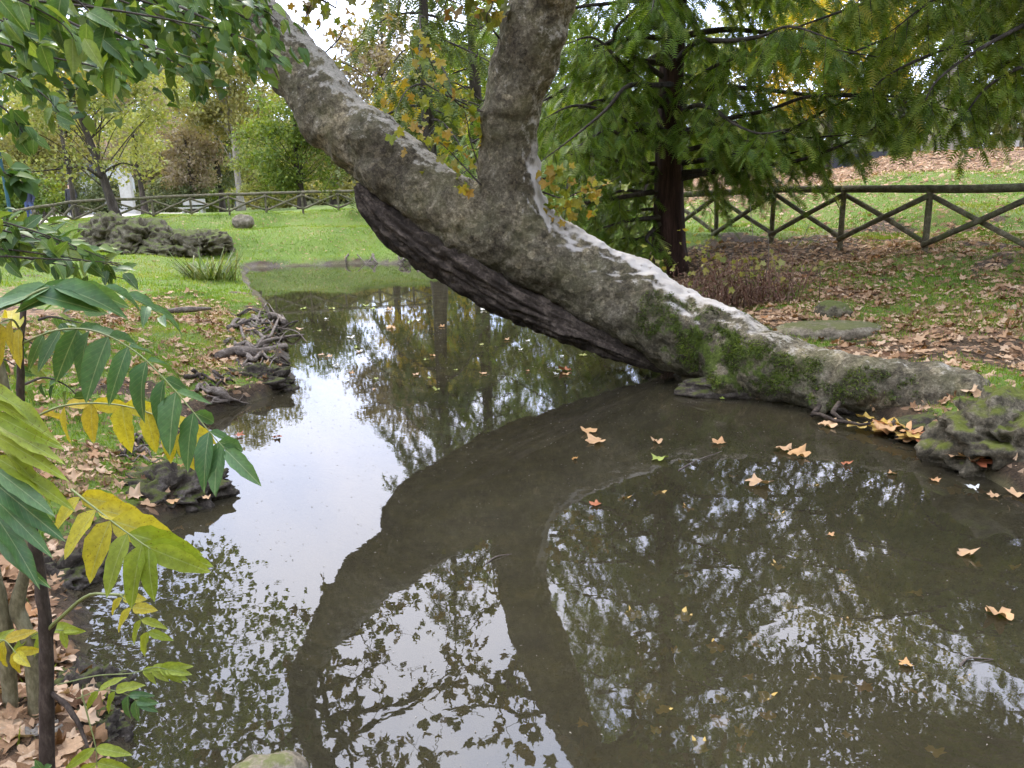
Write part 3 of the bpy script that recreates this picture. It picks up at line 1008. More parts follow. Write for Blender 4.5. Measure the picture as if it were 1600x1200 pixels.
    shoots = [  # pixel polylines with depth, leaf count, spread px
        ([(757, 175, 8.4), (720, 165, 8.3), (690, 130, 8.2), (660, 70, 8.1)], 15, 34),
        ([(757, 175, 8.45), (700, 150, 8.5), (655, 120, 8.6), (640, 60, 8.7)], 14, 36),
        ([(752, 290, 8.5), (720, 255, 8.5), (690, 225, 8.5), (640, 190, 8.6)], 22, 36),
        ([(752, 270, 8.6), (735, 220, 8.6), (730, 190, 8.6), (720, 150, 8.6)], 16, 30),
        ([(690, 285, 9.0), (670, 245, 9.0), (640, 215, 9.1), (600, 190, 9.2)], 14, 32),
        ([(500, 90, 9.9), (530, 60, 9.9), (545, 30, 9.8), (585, 20, 9.8)], 16, 34),
        ([(500, 95, 9.8), (540, 100, 9.7), (575, 120, 9.6), (600, 130, 9.5)], 14, 30),
        ([(470, 60, 10.0), (480, 20, 9.9), (500, -20, 9.8), (520, -60, 9.8)], 12, 30),
        ([(780, 60, 8.2), (760, 30, 8.0), (770, 5, 7.9), (765, -30, 7.9)], 9, 24),
        ([(848, 300, 8.5), (880, 310, 8.3), (905, 300, 8.2), (940, 290, 8.1)], 16, 26),
        ([(850, 320, 8.6), (880, 325, 8.5), (900, 315, 8.4), (970, 275, 8.3)], 16, 24),
        ([(845, 280, 8.5), (865, 275, 8.4), (880, 265, 8.3)], 8, 16)]
    for rows, k, spread in shoots:
        P = spline([at(*p) for p in rows], 20)
        sh = Geo().add(*tube(P, np.linspace(0.011, 0.003, 20), 5)).build('shoot', M_BARK, tree)
        for _ in range(int(k * 1.4)):
            b = P[r.integers(3, 20)]
            b = b + r.normal(0, 0.5, 3) * spread * m_per_px(b) * np.array([1, 0.7, 1])
            ax = norm(r.normal(0, 0.6, 3) + np.array([0, -0.2, -0.9]))
            nm = norm(r.normal(0, 0.6, 3) + np.array([0, -0.6, 0.6]))
            R = frames(ax[None], nm[None])[0]
            o = link('leaf', leaf_me[r.integers(0, 4)], sh)
            s = r.uniform(0.07, 0.13)
            Mx = Matrix([[*(R[i] * s), b[i] - (tree['_w'][i] * 0)] for i in range(3)] + [[0, 0, 0, 1]])
            o.matrix_local = Mx if '_w' not in sh else Matrix.Translation(-Vector(sh['_w'])) @ Mx
    return tree


build_plane_tree()
# ------------------------------------------------------------------ trees
def conifer(base, H, r0, Lmax, label, nb, name='redwood_tree', seed=0, tmpl=T_FEATHER, spray=(0.13, 0.21), lean=(0, 0), h0=0.5, cols=None, extra=None, step=0.26, per=0.055,
            bark=None, group=None, droop=0.45, az_bias=None, per_side=1.0, dense=1.0, skip=None, floor=None):
    r = np.random.default_rng(seed)
    base = np.array(base, float)
    t = empty(name, base, label, 'tree', group)
    hs = np.linspace(0, 1, 26)
    tp = np.stack([base[0] + lean[0] * hs * H + 0.06 * np.sin(hs * 9 + seed), base[1] + lean[1] * hs * H + 0.06 * np.cos(hs * 7 + seed), base[2] - 0.1 + hs * H], -1)
    tr = r0 * (1 - hs) ** 0.9 * (1 + 0.55 * np.exp(-hs * H / 0.5)) + 0.012
    V, Q = tube(spline(np.column_stack([tp, tr]), 80)[:, :3], spline(np.column_stack([tp, tr]), 80)[:, 3], 24)
    k = np.arange(80 * 24)
    flute = 1 + 0.10 * np.sin(5 * (k % 24) / 24 * 6.283 + 0.6 * np.sin(k // 24 * 0.2)) * np.exp(-(k // 24) / 30) + 0.07 * (fbm(V[:1920] * np.array([9, 9, 1.2]), 3, seed) - 0.5)
    cc = spline(tp, 80)[k // 24]
    V[:1920] = cc + (V[:1920] - cc) * flute[:, None]
    Geo().add(V, Q).build('trunk', bark or M_BARK_RED, t)
    gb, gl = Geo(), Geo()
    paths = []
    for i in range(nb):
        u = (i + r.random()) / nb
        h = h0 + (H * 0.97 - h0) * u ** 1.15
        az = i * 2.39996 + r.uniform(-0.4, 0.4)
        if az_bias is not None and r.random() < az_bias[1]:
            az = az_bias[0] + r.normal(0, 0.7)
        L = Lmax * (1 - (h / H)) ** 0.75 * r.uniform(0.7, 1.1) + 0.25
        L = min(L, 0.8 + 1.1 * h)
        c = tp[0] + (tp[-1] - tp[0]) * (h / H)
        d = np.array([math.cos(az), math.sin(az), 0])
        if skip is not None and skip(h, d):
            continue
        rise = r.uniform(0.02, 0.30)
        P = [c + d * L * s + np.array([0, 0, L * (rise * s - droop * s * s * r.uniform(0.8, 1.1))]) + (r.normal(0, 0.05, 3) if s > 0 else 0) for s in (0, .2, .4, .6, .8, 1.0)]
        if floor is not None and d[0] > 0.0:
            P = [np.array([q[0], q[1], max(q[2], floor)]) if k_ else q for k_, q in enumerate(P)]
        paths.append((spline(P, 24), 0.012 + 0.011 * L))
    for rows in (extra or []):
        P = spline([at(*q) for q in rows], 28)
        paths.append((P, 0.05))
    for P, rb in paths:
        n = len(P)
        add_tube(gb, P, np.linspace(rb, 0.006, n), 6)
        L = np.linalg.norm(np.diff(P, axis=0), axis=1).sum()
        T = norm(np.gradient(P, axis=0))
        m = max(4, int(L / step * dense))
        for j in range(m):
            s = 0.12 + 0.88 * (j + r.random()) / m
            k = min(n - 1, int(s * (n - 1)))
            b, tg = P[k], T[k]
            sd = norm(np.cross(tg, [0, 0, 1])) * (1 if j % 2 else -1)
            bl = r.uniform(0.35, 0.95) * (1.1 - 0.6 * s) * min(1.0, 0.35 + L / 4) + 0.12
            dr = norm(0.55 * tg + sd * r.uniform(0.3, 0.9) + np.array([0, 0, -r.uniform(0.15, 0.9)]))
            q = np.linspace(0, 1, 6)[:, None]
            BP = b + dr * bl * q + np.array([0, 0, -1.0]) * bl * 0.35 * q ** 2
            add_tube(gb, BP, np.linspace(0.006, 0.002, 6), 3)
            ns = max(3, int(bl / per * per_side))
            f = r.random(ns)
            pos = b + dr * bl * f[:, None] + np.array([0, 0, -1.0]) * bl * 0.35 * f[:, None] ** 2
            btg = norm(dr + np.array([0, 0, -0.7]) * f[:, None])
            bs = norm(np.cross(btg, [0, 0, 1.0])) * np.where(r.random(ns) < 0.5, 1, -1)[:, None]
            ax = norm(0.55 * btg + 0.75 * bs + np.array([0, 0, -0.35]) + r.normal(0, 0.25, (ns, 3)))
            nm = norm(r.normal(0, 0.35, (ns, 3)) + np.array([0, 0, 1.0]))
            scatter(gl, tmpl, pos, frames(ax, nm), r.uniform(*spray, ns), np.clip(r.normal(0.45, 0.22, ns) + 0.15 * (vnoise(b[None] * 0.9, 3)[0] - 0.5), 0, 1))
    gb.build('branches', M_BARK, t)
    m = cols
    tag(gl.build('crown', m, t), kind='stuff')
    return t


M_RED_A = leaf_mat('redwood_needles', [(0.050, 0.092, 0.010), (0.095, 0.165, 0.018), (0.150, 0.230, 0.026), (0.22, 0.28, 0.040), (0.30, 0.30, 0.08)], transl=0.42)
M_RED_B = leaf_mat('redwood_needles_olive', [(0.060, 0.100, 0.012), (0.115, 0.180, 0.022), (0.18, 0.245, 0.032), (0.26, 0.30, 0.05), (0.33, 0.29, 0.06)], transl=0.48)
M_RED_C = leaf_mat('cypress_needles_grey', [(0.040, 0.060, 0.014), (0.075, 0.105, 0.022), (0.125, 0.155, 0.028), (0.21, 0.20, 0.04)], transl=0.35)

# the redwood behind the leaning trunk, its long boughs reaching over the rail fence
RX, RY = 2.95, 14.0
conifer((RX, RY, gz(RX, RY)), 13.5, 0.26, 4.9, 'dark red-barked redwood with drooping feathery boughs behind the leaning trunk', 100, seed=3, cols=M_RED_A, h0=0.35, lean=(0.012, 0), step=0.19, per=0.036, spray=(0.15, 0.25), floor=2.75,
        skip=lambda h, d: (d[0] > -0.25 and h < 1.9) or (d[1] < -0.55 and abs(d[0] - 0.1) < 0.55 and h < 2.7),
        extra=[[(1060, 150, 13.9), (1090, 120, 13.3), (1150, 90, 12.6), (1260, 75, 11.8), (1380, 90, 11.2)],
               [(1060, 215, 13.9), (1120, 190, 13.4), (1200, 172, 12.6), (1270, 150, 12.0), (1390, 150, 11.5), (1500, 175, 11.0)],
               [(1065, 255, 13.9), (1150, 240, 13.2), (1240, 200, 12.6), (1330, 155, 12.0), (1420, 160, 11.6)],
               [(1065, 270, 13.9), (1160, 262, 13.2), (1250, 250, 12.5), (1340, 215, 12.0), (1400, 175, 11.6)],
               [(1060, 280, 13.9), (1120, 268, 13.5), (1190, 250, 13.0), (1300, 225, 12.4)],
               [(1020, 300, 13.8), (960, 310, 13.2), (900, 320, 12.9), (860, 335, 12.8)],
               [(1020, 270, 13.8), (960, 250, 13.2), (900, 240, 12.8), (855, 260, 12.6)],
               [(1030, 220, 13.8), (960, 180, 13.2), (900, 165, 12.7), (850, 185, 12.4)],
               [(1030, 160, 13.8), (980, 110, 13.2), (930, 60, 12.8), (880, 70, 12.5)],
               [(1035, 120, 13.8), (960, 60, 13.4), (1000, 10, 13.0), (1040, -10, 12.8)],
               [(1030, 350, 13.7), (1010, 372, 13.2), (1020, 385, 12.9)],
               [(1030, 340, 13.7), (980, 345, 13.3), (930, 360, 13.0)]])
# a second one beyond the right edge; its boughs hang into the picture
conifer((10.2, 12.6, gz(10.2, 12.6)), 14.0, 0.32, 4.6, 'olive green redwood boughs hanging in from the right edge', 70, seed=8, cols=M_RED_B, h0=3.0, step=0.18, per=0.036, spray=(0.15, 0.26), az_bias=(math.pi * 1.05, 0.45),
        extra=[[(1760, 40, 12.2), (1660, 20, 11.4), (1560, 60, 10.8), (1470, 120, 10.4), (1440, 170, 10.2)],
               [(1740, 90, 12.0), (1640, 90, 11.4), (1550, 130, 11.0), (1500, 190, 10.8)],
               [(1700, 10, 12.2), (1600, -30, 11.6), (1480, -10, 11.0), (1390, 50, 10.6)],
               [(1740, 60, 12.3), (1620, 50, 11.9), (1500, 70, 11.5), (1400, 110, 11.2), (1350, 150, 11.0)], [(1740, 20, 12.6), (1600, 0, 12.4), (1480, 30, 12.2), (1360, 70, 12.0), (1280, 110, 11.9)],
               [(1740, 120, 12.3), (1650, 120, 12.0), (1570, 150, 11.8), (1530, 200, 11.7)], [(1700, -20, 12.8), (1540, -40, 12.6), (1400, -10, 12.5), (1280, 30, 12.4), (1200, 60, 12.3)],
               [(1700, -40, 12.2), (1560, -70, 11.4), (1420, -50, 10.8), (1330, 10, 10.4)]])
# tall drooping cypresses on the far bank, seen through the fork
conifer((-2.75, 29.5, gz(-2.75, 29.5)), 17, 0.27, 5.0, 'tall weeping cypress on the far bank, seen through the fork', 46, 'cypress_tree', 21, T_FEATHER_S, (0.30, 0.5), cols=M_RED_C, h0=3.6, step=0.36, per=0.07,
        bark=M_BARK, droop=0.75)
conifer((-1.2, 33.5, gz(-1.2, 33.5)), 16, 0.32, 4.2, 'second weeping cypress standing behind the upright limb', 36, 'cypress_tree', 24, T_FEATHER_S, (0.30, 0.5), cols=M_RED_B, h0=3.0, step=0.36, per=0.07,
        bark=M_BARK, droop=0.75)


def broadleaf(base, H, r0, crown, label, mat, n_clump, per, leaf, name='park_tree', seed=0, lean=(0, 0), bark=None, group=None, limbs=None, tmpl=T_ROUND, clump=0.8, fork=0.35, stray=0.0, cat='tree'):
    """crown: list of ellipsoids (dx, dy, z centre above base, rx, ry, rz)."""
    r = np.random.default_rng(seed)
    base = np.array(base, float)
    t = empty(name, base, label, cat, group)
    hs = np.linspace(0, 1, 9)
    top = np.array([base[0] + lean[0], base[1] + lean[1], base[2] + H * 0.8])
    tp = base - np.array([0, 0, 0.15]) + (top - base) * hs[:, None] + np.column_stack([0.10 * np.sin(hs * 5 + seed), 0.10 * np.cos(hs * 4 + seed), 0 * hs]) * hs[:, None]
    tr = r0 * (1 - 0.85 * hs) * (1 + 0.5 * np.exp(-hs * H / 0.6))
    S = spline(np.column_stack([tp, tr]), 30)
    Geo().add(*tube(S[:, :3], S[:, 3], 12)).build('trunk', bark or M_BARK, t)
    gb, gl = Geo(), Geo()
    for (i, (dx, dy, zc, rx, ry, rz)) in enumerate(crown):
        n = n_clump // len(crown)
        d = rand_unit(n, r) * (r.random((n, 1)) ** 0.4)
        C = base + np.array([dx, dy, zc]) + d * np.array([rx, ry, rz])
        for c in C:
            hh = np.clip((c[2] - base[2]) / (H * 0.8) * r.uniform(0.45, 0.8), fork * 0.7, 0.97)
            s0 = S[int(hh * 29), :3]
            md = (s0 + c) / 2 + r.normal(0, 0.15, 3) * clump + np.array([0, 0, 0.10 * np.linalg.norm(c - s0)])
            BP = spline([s0, md, c], 8)
            if r.random() < 0.4:
                add_tube(gb, BP, np.linspace(max(0.012, r0 * 0.13), 0.006, 8), 4)
            k = max(4, int(1.5 * per * r.uniform(0.5, 1.4)))
            off = rand_unit(k, r) * (r.random((k, 1)) ** 0.5) * clump * np.array([1, 1, 0.62])
            ax = norm(off * 0.7 + r.normal(0, 0.5, (k, 3)) + np.array([0, 0, -0.35]))
            nm = norm(r.normal(0, 0.55, (k, 3)) + np.array([0, 0, 1.0]))
            tn = np.clip(r.normal(0.25 + 0.5 * r.random(), 0.2, k), 0, 1)
            scatter(gl, tmpl, c + off, frames(ax, nm), r.uniform(0.6, 1.15, k) * leaf, tn)
    for rows, rb in (limbs or []):
        P = spline([at(*q) for q in rows], 16)
        add_tube(gb, P, np.linspace(rb, 0.012, 16), 6)
        for q in range(10):
            b = P[r.integers(4, 16)]
            e = b + r.normal(0, 0.35, 3) + np.array([0, 0, 0.15])
            add_tube(gb, spline([b, (b + e) / 2 + r.normal(0, .05, 3), e], 5), np.linspace(0.015, 0.005, 5), 3)
            k = 26
            ax = norm(r.normal(0, 0.6, (k, 3)) + np.array([0, 0, -0.3]))
            scatter(gl, tmpl, e + r.normal(0, 0.28, (k, 3)) * np.array([1, 1, .5]), frames(ax, norm(r.normal(0, 0.6, (k, 3)) + np.array([0, 0, 1.0]))), r.uniform(0.7, 1.3, k) * leaf, r.random(k))
    gb.build('branches', bark or M_BARK, t)
    tag(gl.build('crown', mat, t), kind='stuff')
    return t


ML = dict(  # background leaf colours, several paled and greyed in place of haze
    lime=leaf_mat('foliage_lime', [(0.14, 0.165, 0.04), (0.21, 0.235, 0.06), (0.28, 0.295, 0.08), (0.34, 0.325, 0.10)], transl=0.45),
    yellow=leaf_mat('foliage_yellow', [(0.25, 0.22, 0.02), (0.38, 0.31, 0.02), (0.46, 0.35, 0.025), (0.44, 0.25, 0.02)], transl=0.45),
    olive=leaf_mat('foliage_olive', [(0.14, 0.14, 0.05), (0.21, 0.20, 0.065), (0.28, 0.255, 0.085), (0.34, 0.28, 0.10)], transl=0.45),
    green=leaf_mat('foliage_green', [(0.060, 0.095, 0.018), (0.105, 0.155, 0.025), (0.155, 0.205, 0.03), (0.22, 0.25, 0.04)], transl=0.45),
    dark=leaf_mat('foliage_dark', [(0.075, 0.095, 0.045), (0.115, 0.140, 0.06), (0.16, 0.185, 0.075), (0.22, 0.22, 0.09)], transl=0.4),
    brown=leaf_mat('foliage_brown', [(0.17, 0.13, 0.085), (0.24, 0.185, 0.12), (0.30, 0.24, 0.15), (0.28, 0.25, 0.12)], transl=0.4),
)


def bg(px, Y, H, crown, label, mat, r0=0.25, n=60, per=70, leaf=0.24, clump=1.0, name='park_tree', **kw):
    p = at(px, 300, Y)
    return broadleaf((p[0], Y, gz(p[0], Y)), H, r0, crown, label, ML[mat], n, per, leaf, name, clump=clump, **kw)


# left lawn beyond the pond
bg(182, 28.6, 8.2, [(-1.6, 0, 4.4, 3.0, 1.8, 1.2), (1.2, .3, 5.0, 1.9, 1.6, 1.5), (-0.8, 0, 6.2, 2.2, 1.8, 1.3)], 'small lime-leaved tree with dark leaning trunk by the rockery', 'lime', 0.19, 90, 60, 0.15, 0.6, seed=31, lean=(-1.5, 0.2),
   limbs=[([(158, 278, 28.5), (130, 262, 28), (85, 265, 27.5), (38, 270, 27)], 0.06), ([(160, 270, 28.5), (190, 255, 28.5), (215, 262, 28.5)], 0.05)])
bg(112, 33, 8.5, [(0, 0, 6.2, 1.5, 1.2, 1.3), (2.6, 0, 5.6, 1.3, 1.0, 0.8)], 'young maple with clumps of yellow leaves above the left fence', 'yellow', 0.11, 30, 46, 0.17, 0.5, name='maple_tree', seed=32, tmpl=T_RHOMB)
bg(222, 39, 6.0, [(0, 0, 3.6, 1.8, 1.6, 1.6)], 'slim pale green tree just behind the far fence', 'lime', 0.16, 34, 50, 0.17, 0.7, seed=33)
bg(470, 47, 8.6, [(0, 0, 4.0, 3.2, 2.6, 3.3)], 'round bright green tree on the lawn beside the leaning limb', 'green', 0.25, 90, 80, 0.22, 0.9, seed=34)
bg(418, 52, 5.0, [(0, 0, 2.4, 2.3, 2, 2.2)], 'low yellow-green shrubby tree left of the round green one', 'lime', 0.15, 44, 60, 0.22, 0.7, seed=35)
bg(374, 56, 15.0, [(-0.5, 0, 9.5, 3.6, 3, 4.8)], 'tall olive-yellow plane tree with pale straight trunk on the lawn', 'olive', 0.26, 110, 80, 0.30, 1.1, seed=36, bark=M_BARK_PALE)
bg(300, 58, 8.2, [(0, 0, 4.6, 2.6, 2, 3.2)], 'brown-leaved tree fading before the grey trees', 'brown', 0.2, 60, 70, 0.24, 0.9, seed=37)
bg(345, 63, 10, [(0, 0, 5.8, 2.6, 2.4, 3.9)], 'grey-green evergreen tree behind the tall olive plane', 'dark', 0.25, 70, 80, 0.26, 1.0, seed=38)
bg(240, 66, 12, [(0, 0, 6.5, 3.6, 3, 4.6)], 'dusky brown tree behind the slim pale green one', 'brown', 0.25, 80, 80, 0.28, 1.1, seed=39)
bg(60, 56, 9, [(0, 0, 5.2, 4.4, 3, 3.4)], 'olive tree spreading behind the teal lamp pole', 'olive', 0.25, 90, 80, 0.26, 1.0, seed=40)
bg(120, 72, 22, [(0, 0, 12, 6, 4, 9)], 'tall dull green tree at the back left', 'green', 0.3, 110, 80, 0.34, 1.3, seed=41)
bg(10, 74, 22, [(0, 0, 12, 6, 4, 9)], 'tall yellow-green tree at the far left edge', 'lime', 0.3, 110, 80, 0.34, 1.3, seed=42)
bg(280, 92, 23, [(0, 0, 11.5, 6, 4, 10)], 'tall grey-green tree far behind the brown trees', 'dark', 0.3, 110, 80, 0.38, 1.4, seed=43)
bg(400, 95, 18, [(0, 0, 9.5, 6, 4, 8)], 'tall pale olive tree farthest back on the lawn', 'olive', 0.3, 120, 80, 0.38, 1.4, seed=44)
bg(190, 96, 26, [(0, 0, 13, 7, 4, 11)], 'tall dark tree behind the white monument', 'dark', 0.3, 120, 80, 0.38, 1.4, seed=45)
bg(520, 86, 12, [(0, 0, 6.0, 6, 4, 5)], 'broad olive tree half hidden by the leaning limb', 'olive', 0.3, 110, 80, 0.36, 1.3, seed=46)
for k_, (x_, Y_, h_, w_, m_, lab_) in enumerate([(35, 47, 2.6, 2.4, 'green', 'low green shrub behind the teal lamp pole'), (95, 60, 3.2, 3.0, 'dark', 'dark rounded shrub left of the white villa'), (165, 56, 2.8, 1.6, 'dark', 'dark shrub between the villa and the white stele'),
                                                 (255, 58, 2.6, 3.4, 'dark', 'long dark shrub right of the white stele'), (320, 66, 3.0, 3.4, 'green', 'green shrub left of the pale straight trunk'), (440, 70, 2.6, 5.0, 'olive', 'olive hedge-like shrub at the back of the lawn')]):
    bg(x_, Y_, h_, [(0, 0, h_ * 0.5, w_, 1.2, h_ * 0.5)], lab_, m_, 0.06, 50, 50, 0.22, 0.6, name='shrub', seed=140 + k_, cat='shrub')
# behind the fork
bg(610, 44, 13, [(0, 0, 7.2, 3.0, 2.4, 3.8)], 'pinkish brown tree seen through the fork', 'brown', 0.25, 70, 80, 0.24, 0.9, seed=47)
bg(660, 40, 7.5, [(0, 0, 4.2, 3.0, 2, 3.2)], 'yellow-leaved tree low behind the cypress trunks', 'yellow', 0.2, 60, 70, 0.22, 0.8, seed=48, name='maple_tree')
bg(720, 60, 14, [(0, 0, 7, 5, 3, 6)], 'tall green tree behind the two cypresses', 'green', 0.3, 100, 80, 0.3, 1.2, seed=49)
bg(880, 55, 15, [(0, 0, 6.5, 5, 3, 6)], 'dense green tree filling the gap behind the redwood', 'green', 0.3, 120, 80, 0.3, 1.2, seed=50)
bg(1010, 62, 15, [(0, 0, 7, 6, 3, 6.5)], 'dark green tree far behind the redwood trunk', 'dark', 0.3, 120, 80, 0.32, 1.2, seed=51)
# right slope
bg(1290, 36, 9, [(0, 0, 5.6, 3.6, 2.4, 2.9)], 'golden yellow maple glowing behind the redwood boughs', 'yellow', 0.2, 90, 80, 0.2, 0.9, seed=52, name='maple_tree')
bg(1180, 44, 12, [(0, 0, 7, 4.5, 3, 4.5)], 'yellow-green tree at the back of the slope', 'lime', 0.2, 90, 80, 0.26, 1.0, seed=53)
bg(1400, 52, 16, [(0, 0, 9.5, 7, 3, 6.5)], 'broad green tree at the top of the leafy slope', 'green', 0.3, 120, 80, 0.3, 1.2, seed=54)
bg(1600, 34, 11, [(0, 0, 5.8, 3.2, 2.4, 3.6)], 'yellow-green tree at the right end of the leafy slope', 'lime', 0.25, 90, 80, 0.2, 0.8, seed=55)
p = at(1478, 235, 27.0)
broadleaf((p[0], 27.0, gz(p[0], 27.0)), 15, 0.52, [(0, 0, 9.5, 5, 4, 4.5)], 'thick pale plane trunk with flared foot on the leaf-covered slope', ML['olive'], 100, 80, 0.22, 'plane_tree', 56, bark=M_BARK_PALE, clump=1.0)
# trees on the right bank outside the picture, whose crowns the water mirrors
broadleaf((7.5, 6.5, gz(7.5, 6.5)), 12, 0.3, [(-1.6, 1.4, 6.8, 3.0, 3.4, 2.4), (-2.0, 4.4, 6.6, 2.2, 2.6, 1.6), (-1.2, -0.5, 8.5, 3.4, 3.2, 2.2)], 'plane tree on the right bank mirrored in the near water', ML['green'], 260, 62, 0.17, 'plane_tree', 57, bark=M_BARK_PALE, clump=0.7, tmpl=T_RHOMB)


broadleaf((-10.8, 13.5, gz(-10.8, 13.5)), 12, 0.33, [(3.6, 0.5, 6.6, 2.4, 3.6, 2.0), (3.2, 1.5, 8.6, 2.9, 4.0, 2.6)], 'plane tree on the left bank whose crown is mirrored beside the bright water', ML['green'], 150, 24, 0.17, 'plane_tree', 58, bark=M_BARK_PALE,
          clump=0.75, tmpl=T_PLANE_S[0])


# ------------------------------------------------------------------ fences of round logs
def log(g_name, a, b, r, mat, parent, seed, sides=10):
    rr = np.random.default_rng(seed)
    P = spline([a, (np.asarray(a) + np.asarray(b)) / 2 + rr.normal(0, 0.010, 3), b], 9)
    rad = r * (1 + 0.07 * (rr.random(9) - 0.5))
    return Geo().add(*tube(P, rad, sides)).build(g_name, mat, parent)


def log_fence(pts, H, label, mats, seed, r=0.05, face=-1, flip=False):
    G = [np.array([x, y, gz(x, y)]) for x, y in pts]
    zs = np.array([q[2] for q in G])
    zs = np.convolve(np.pad(zs, 2, 'edge'), np.ones(5) / 5, 'valid')
    for q, z in zip(G, zs):
        q[2] = z
    t = empty('log_fence', G[0], label, 'fence')
    m_post, m_rail, m_fr, m_bk = mats
    for k, g in enumerate(G):
        log('post', g - np.array([0, 0, 0.25]), g + np.array([0, 0, H - r * 0.4]), r * 0.9, m_post, t, seed + k)
    for k in range(len(G) - 1):
        a, b = G[k], G[k + 1]
        d = norm(b - a)
        nrm = norm(np.cross(d, [0, 0, 1.0])) * face
        up = np.array([0, 0, H])
        log('rail', a + up - d * 0.02, b + up + d * 0.02, r * 1.15, m_rail, t, seed + 40 + k)
        lo, hi = np.array([0, 0, 0.14]), np.array([0, 0, H - 0.11])
        if flip:
            lo, hi = hi, lo
        log('brace', a + lo + nrm * r * 1.3, b + hi + nrm * r * 1.3, r * 0.85, m_fr, t, seed + 80 + k)
        log('brace', a + hi - nrm * r * 1.3, b + lo - nrm * r * 1.3, r * 0.78, m_bk, t, seed + 120 + k)
    return t


fr = [(7.25 - 0.72 * k, 10.55 + 1.40 * k) for k in range(-1, 7)]
log_fence(fr, 0.99, 'dark weathered log fence with crossed braces on the right bank', (M_WOOD_OLD, M_WOOD_DARK, M_WOOD_DARK, M_WOOD_OLD), 300, 0.053, face=-1, flip=True)
fl = [(-16.75 - 0.10 * k, 30.0 - 1.05 * k) for k in range(6, 0, -1)] + [(-16.7 + 1.40 * k, 30.0 + 0.28 * k) for k in range(0, 11)]
log_fence(fl, 0.80, 'long pale log fence with crossed braces on the far bank', (M_WOOD_OLD,) * 4, 500, 0.05, face=1)
# far-off wood that closes the park
def far_wood():
    r = np.random.default_rng(90)
    gl = Geo()
    n = 52000
    x = r.uniform(-110, 110, n)
    top = 9 + 9 * fbm(np.stack([x * 0.06, 0 * x], -1), 3, 6)
    y = 128 + 8 * r.random(n) - 0.0015 * x * x
    z = 0.5 + top * r.random(n) ** 1.15
    P = np.stack([x, y, z], -1)
    P += rand_unit(n, r) * 0.8
    ax = norm(r.normal(0, 0.6, (n, 3)) + np.array([0, 0, -0.3]))
    nm = norm(r.normal(0, 0.6, (n, 3)) + np.array([0, -0.5, 1.0]))
    scatter(gl, T_ROUND, P, frames(ax, nm), r.uniform(0.8, 1.8, n), np.clip(0.3 + 0.9 * (fbm(P * 0.12, 3, 8) - 0.4) + r.normal(0, 0.12, n), 0, 1))
    m = leaf_mat('far_wood_foliage', [(0.11, 0.125, 0.06), (0.16, 0.17, 0.075), (0.23, 0.21, 0.09), (0.26, 0.21, 0.12)], transl=0.3)
    tag(gl.build('forest', m), 'pale distant belt of trees closing the park', kind='stuff')


far_wood()


def sky_blocking_wood():
    # unseen trees added behind and beside the viewer to block frontal sky light
    r = np.random.default_rng(93)
    gl = Geo()
    n = 26000
    a = r.uniform(math.radians(150), math.radians(390), n)
    d = 17 + 5 * r.random(n)
    P = np.stack([np.cos(a) * d * 1.35, np.sin(a) * d + 2.0, 0.4 + (9 + 5 * fbm(np.stack([a * 4, 0 * a], -1), 2, 3)) * r.random(n)], -1)
    ok = (P[:, 1] < -2) | (np.abs(P[:, 0]) > 0.85 * np.maximum(P[:, 1], 0) + 12)
    P = P[ok]
    n = len(P)
    ax = norm(r.normal(0, 0.6, (n, 3)) + np.array([0, 0, -0.3]))
    scatter(gl, T_ROUND, P, frames(ax, norm(r.normal(0, 0.6, (n, 3)) + np.array([0, 0, 1.0]))), r.uniform(0.5, 0.95, n), r.random(n))
    tag(gl.build('forest', ML['green']), 'added leafy trees behind the viewer, blocking sky light', kind='stuff')


sky_blocking_wood()


# ------------------------------------------------------------------ stones
def ico(sub):
    import bmesh
    bm = bmesh.new()
    bmesh.ops.create_icosphere(bm, subdivisions=sub, radius=1.0)
    V = np.array([v.co[:] for v in bm.verts])
    Fc = np.array([[v.index for v in f.verts] for f in bm.faces])
    bm.free()
    return V, Fc


ICO = {k: ico(k) for k in (2, 3, 4, 5)}


def rock(name, loc, size, label, mat, seed, sub=4, rough=0.45, flat=0.0, cat='rock', group=None, parent=None, pits=0.0, rz=0.0, freq=1.6):
    V, Fc = ICO[sub]
    V = V.copy()
    d = 0.55 * (fbm(V * freq + seed * 3.1, 3, seed) - 0.5) + 0.32 * (fbm(V * freq * 3 + seed, 4, seed + 5) - 0.5)
    if pits:
        d = d - pits * sstep(0.55, 0.75, fbm(V * 4.2 + seed, 3, seed + 9))
    V = V * (1 + 2 * rough * d)[:, None]
    if flat:
        V[:, 2] = np.where(V[:, 2] > flat, flat + (V[:, 2] - flat) * 0.25, V[:, 2])
    V = V * np.asarray(size)
    c, s = math.cos(rz), math.sin(rz)
    V = np.stack([V[:, 0] * c - V[:, 1] * s, V[:, 0] * s + V[:, 1] * c, V[:, 2]], -1)
    o = Geo().add(V, Fc).build(name, mat, parent, loc=tuple(loc))
    if parent is None:
        tag(o, label, cat, group)
    return o


def at_ground(x, y, z0=0.2):
    """Where the ray through a pixel meets the terrain."""
    d = ray(x, y)
    t = np.linspace(0.5, 60, 1500)
    P = CAM + norm(d) * t[:, None]
    h = ground_z(P[:, :2])
    k = np.argmax(P[:, 2] < np.maximum(h, 0.0))
    q = P[k].copy()
    q[2] = max(h[k], 0)
    return q


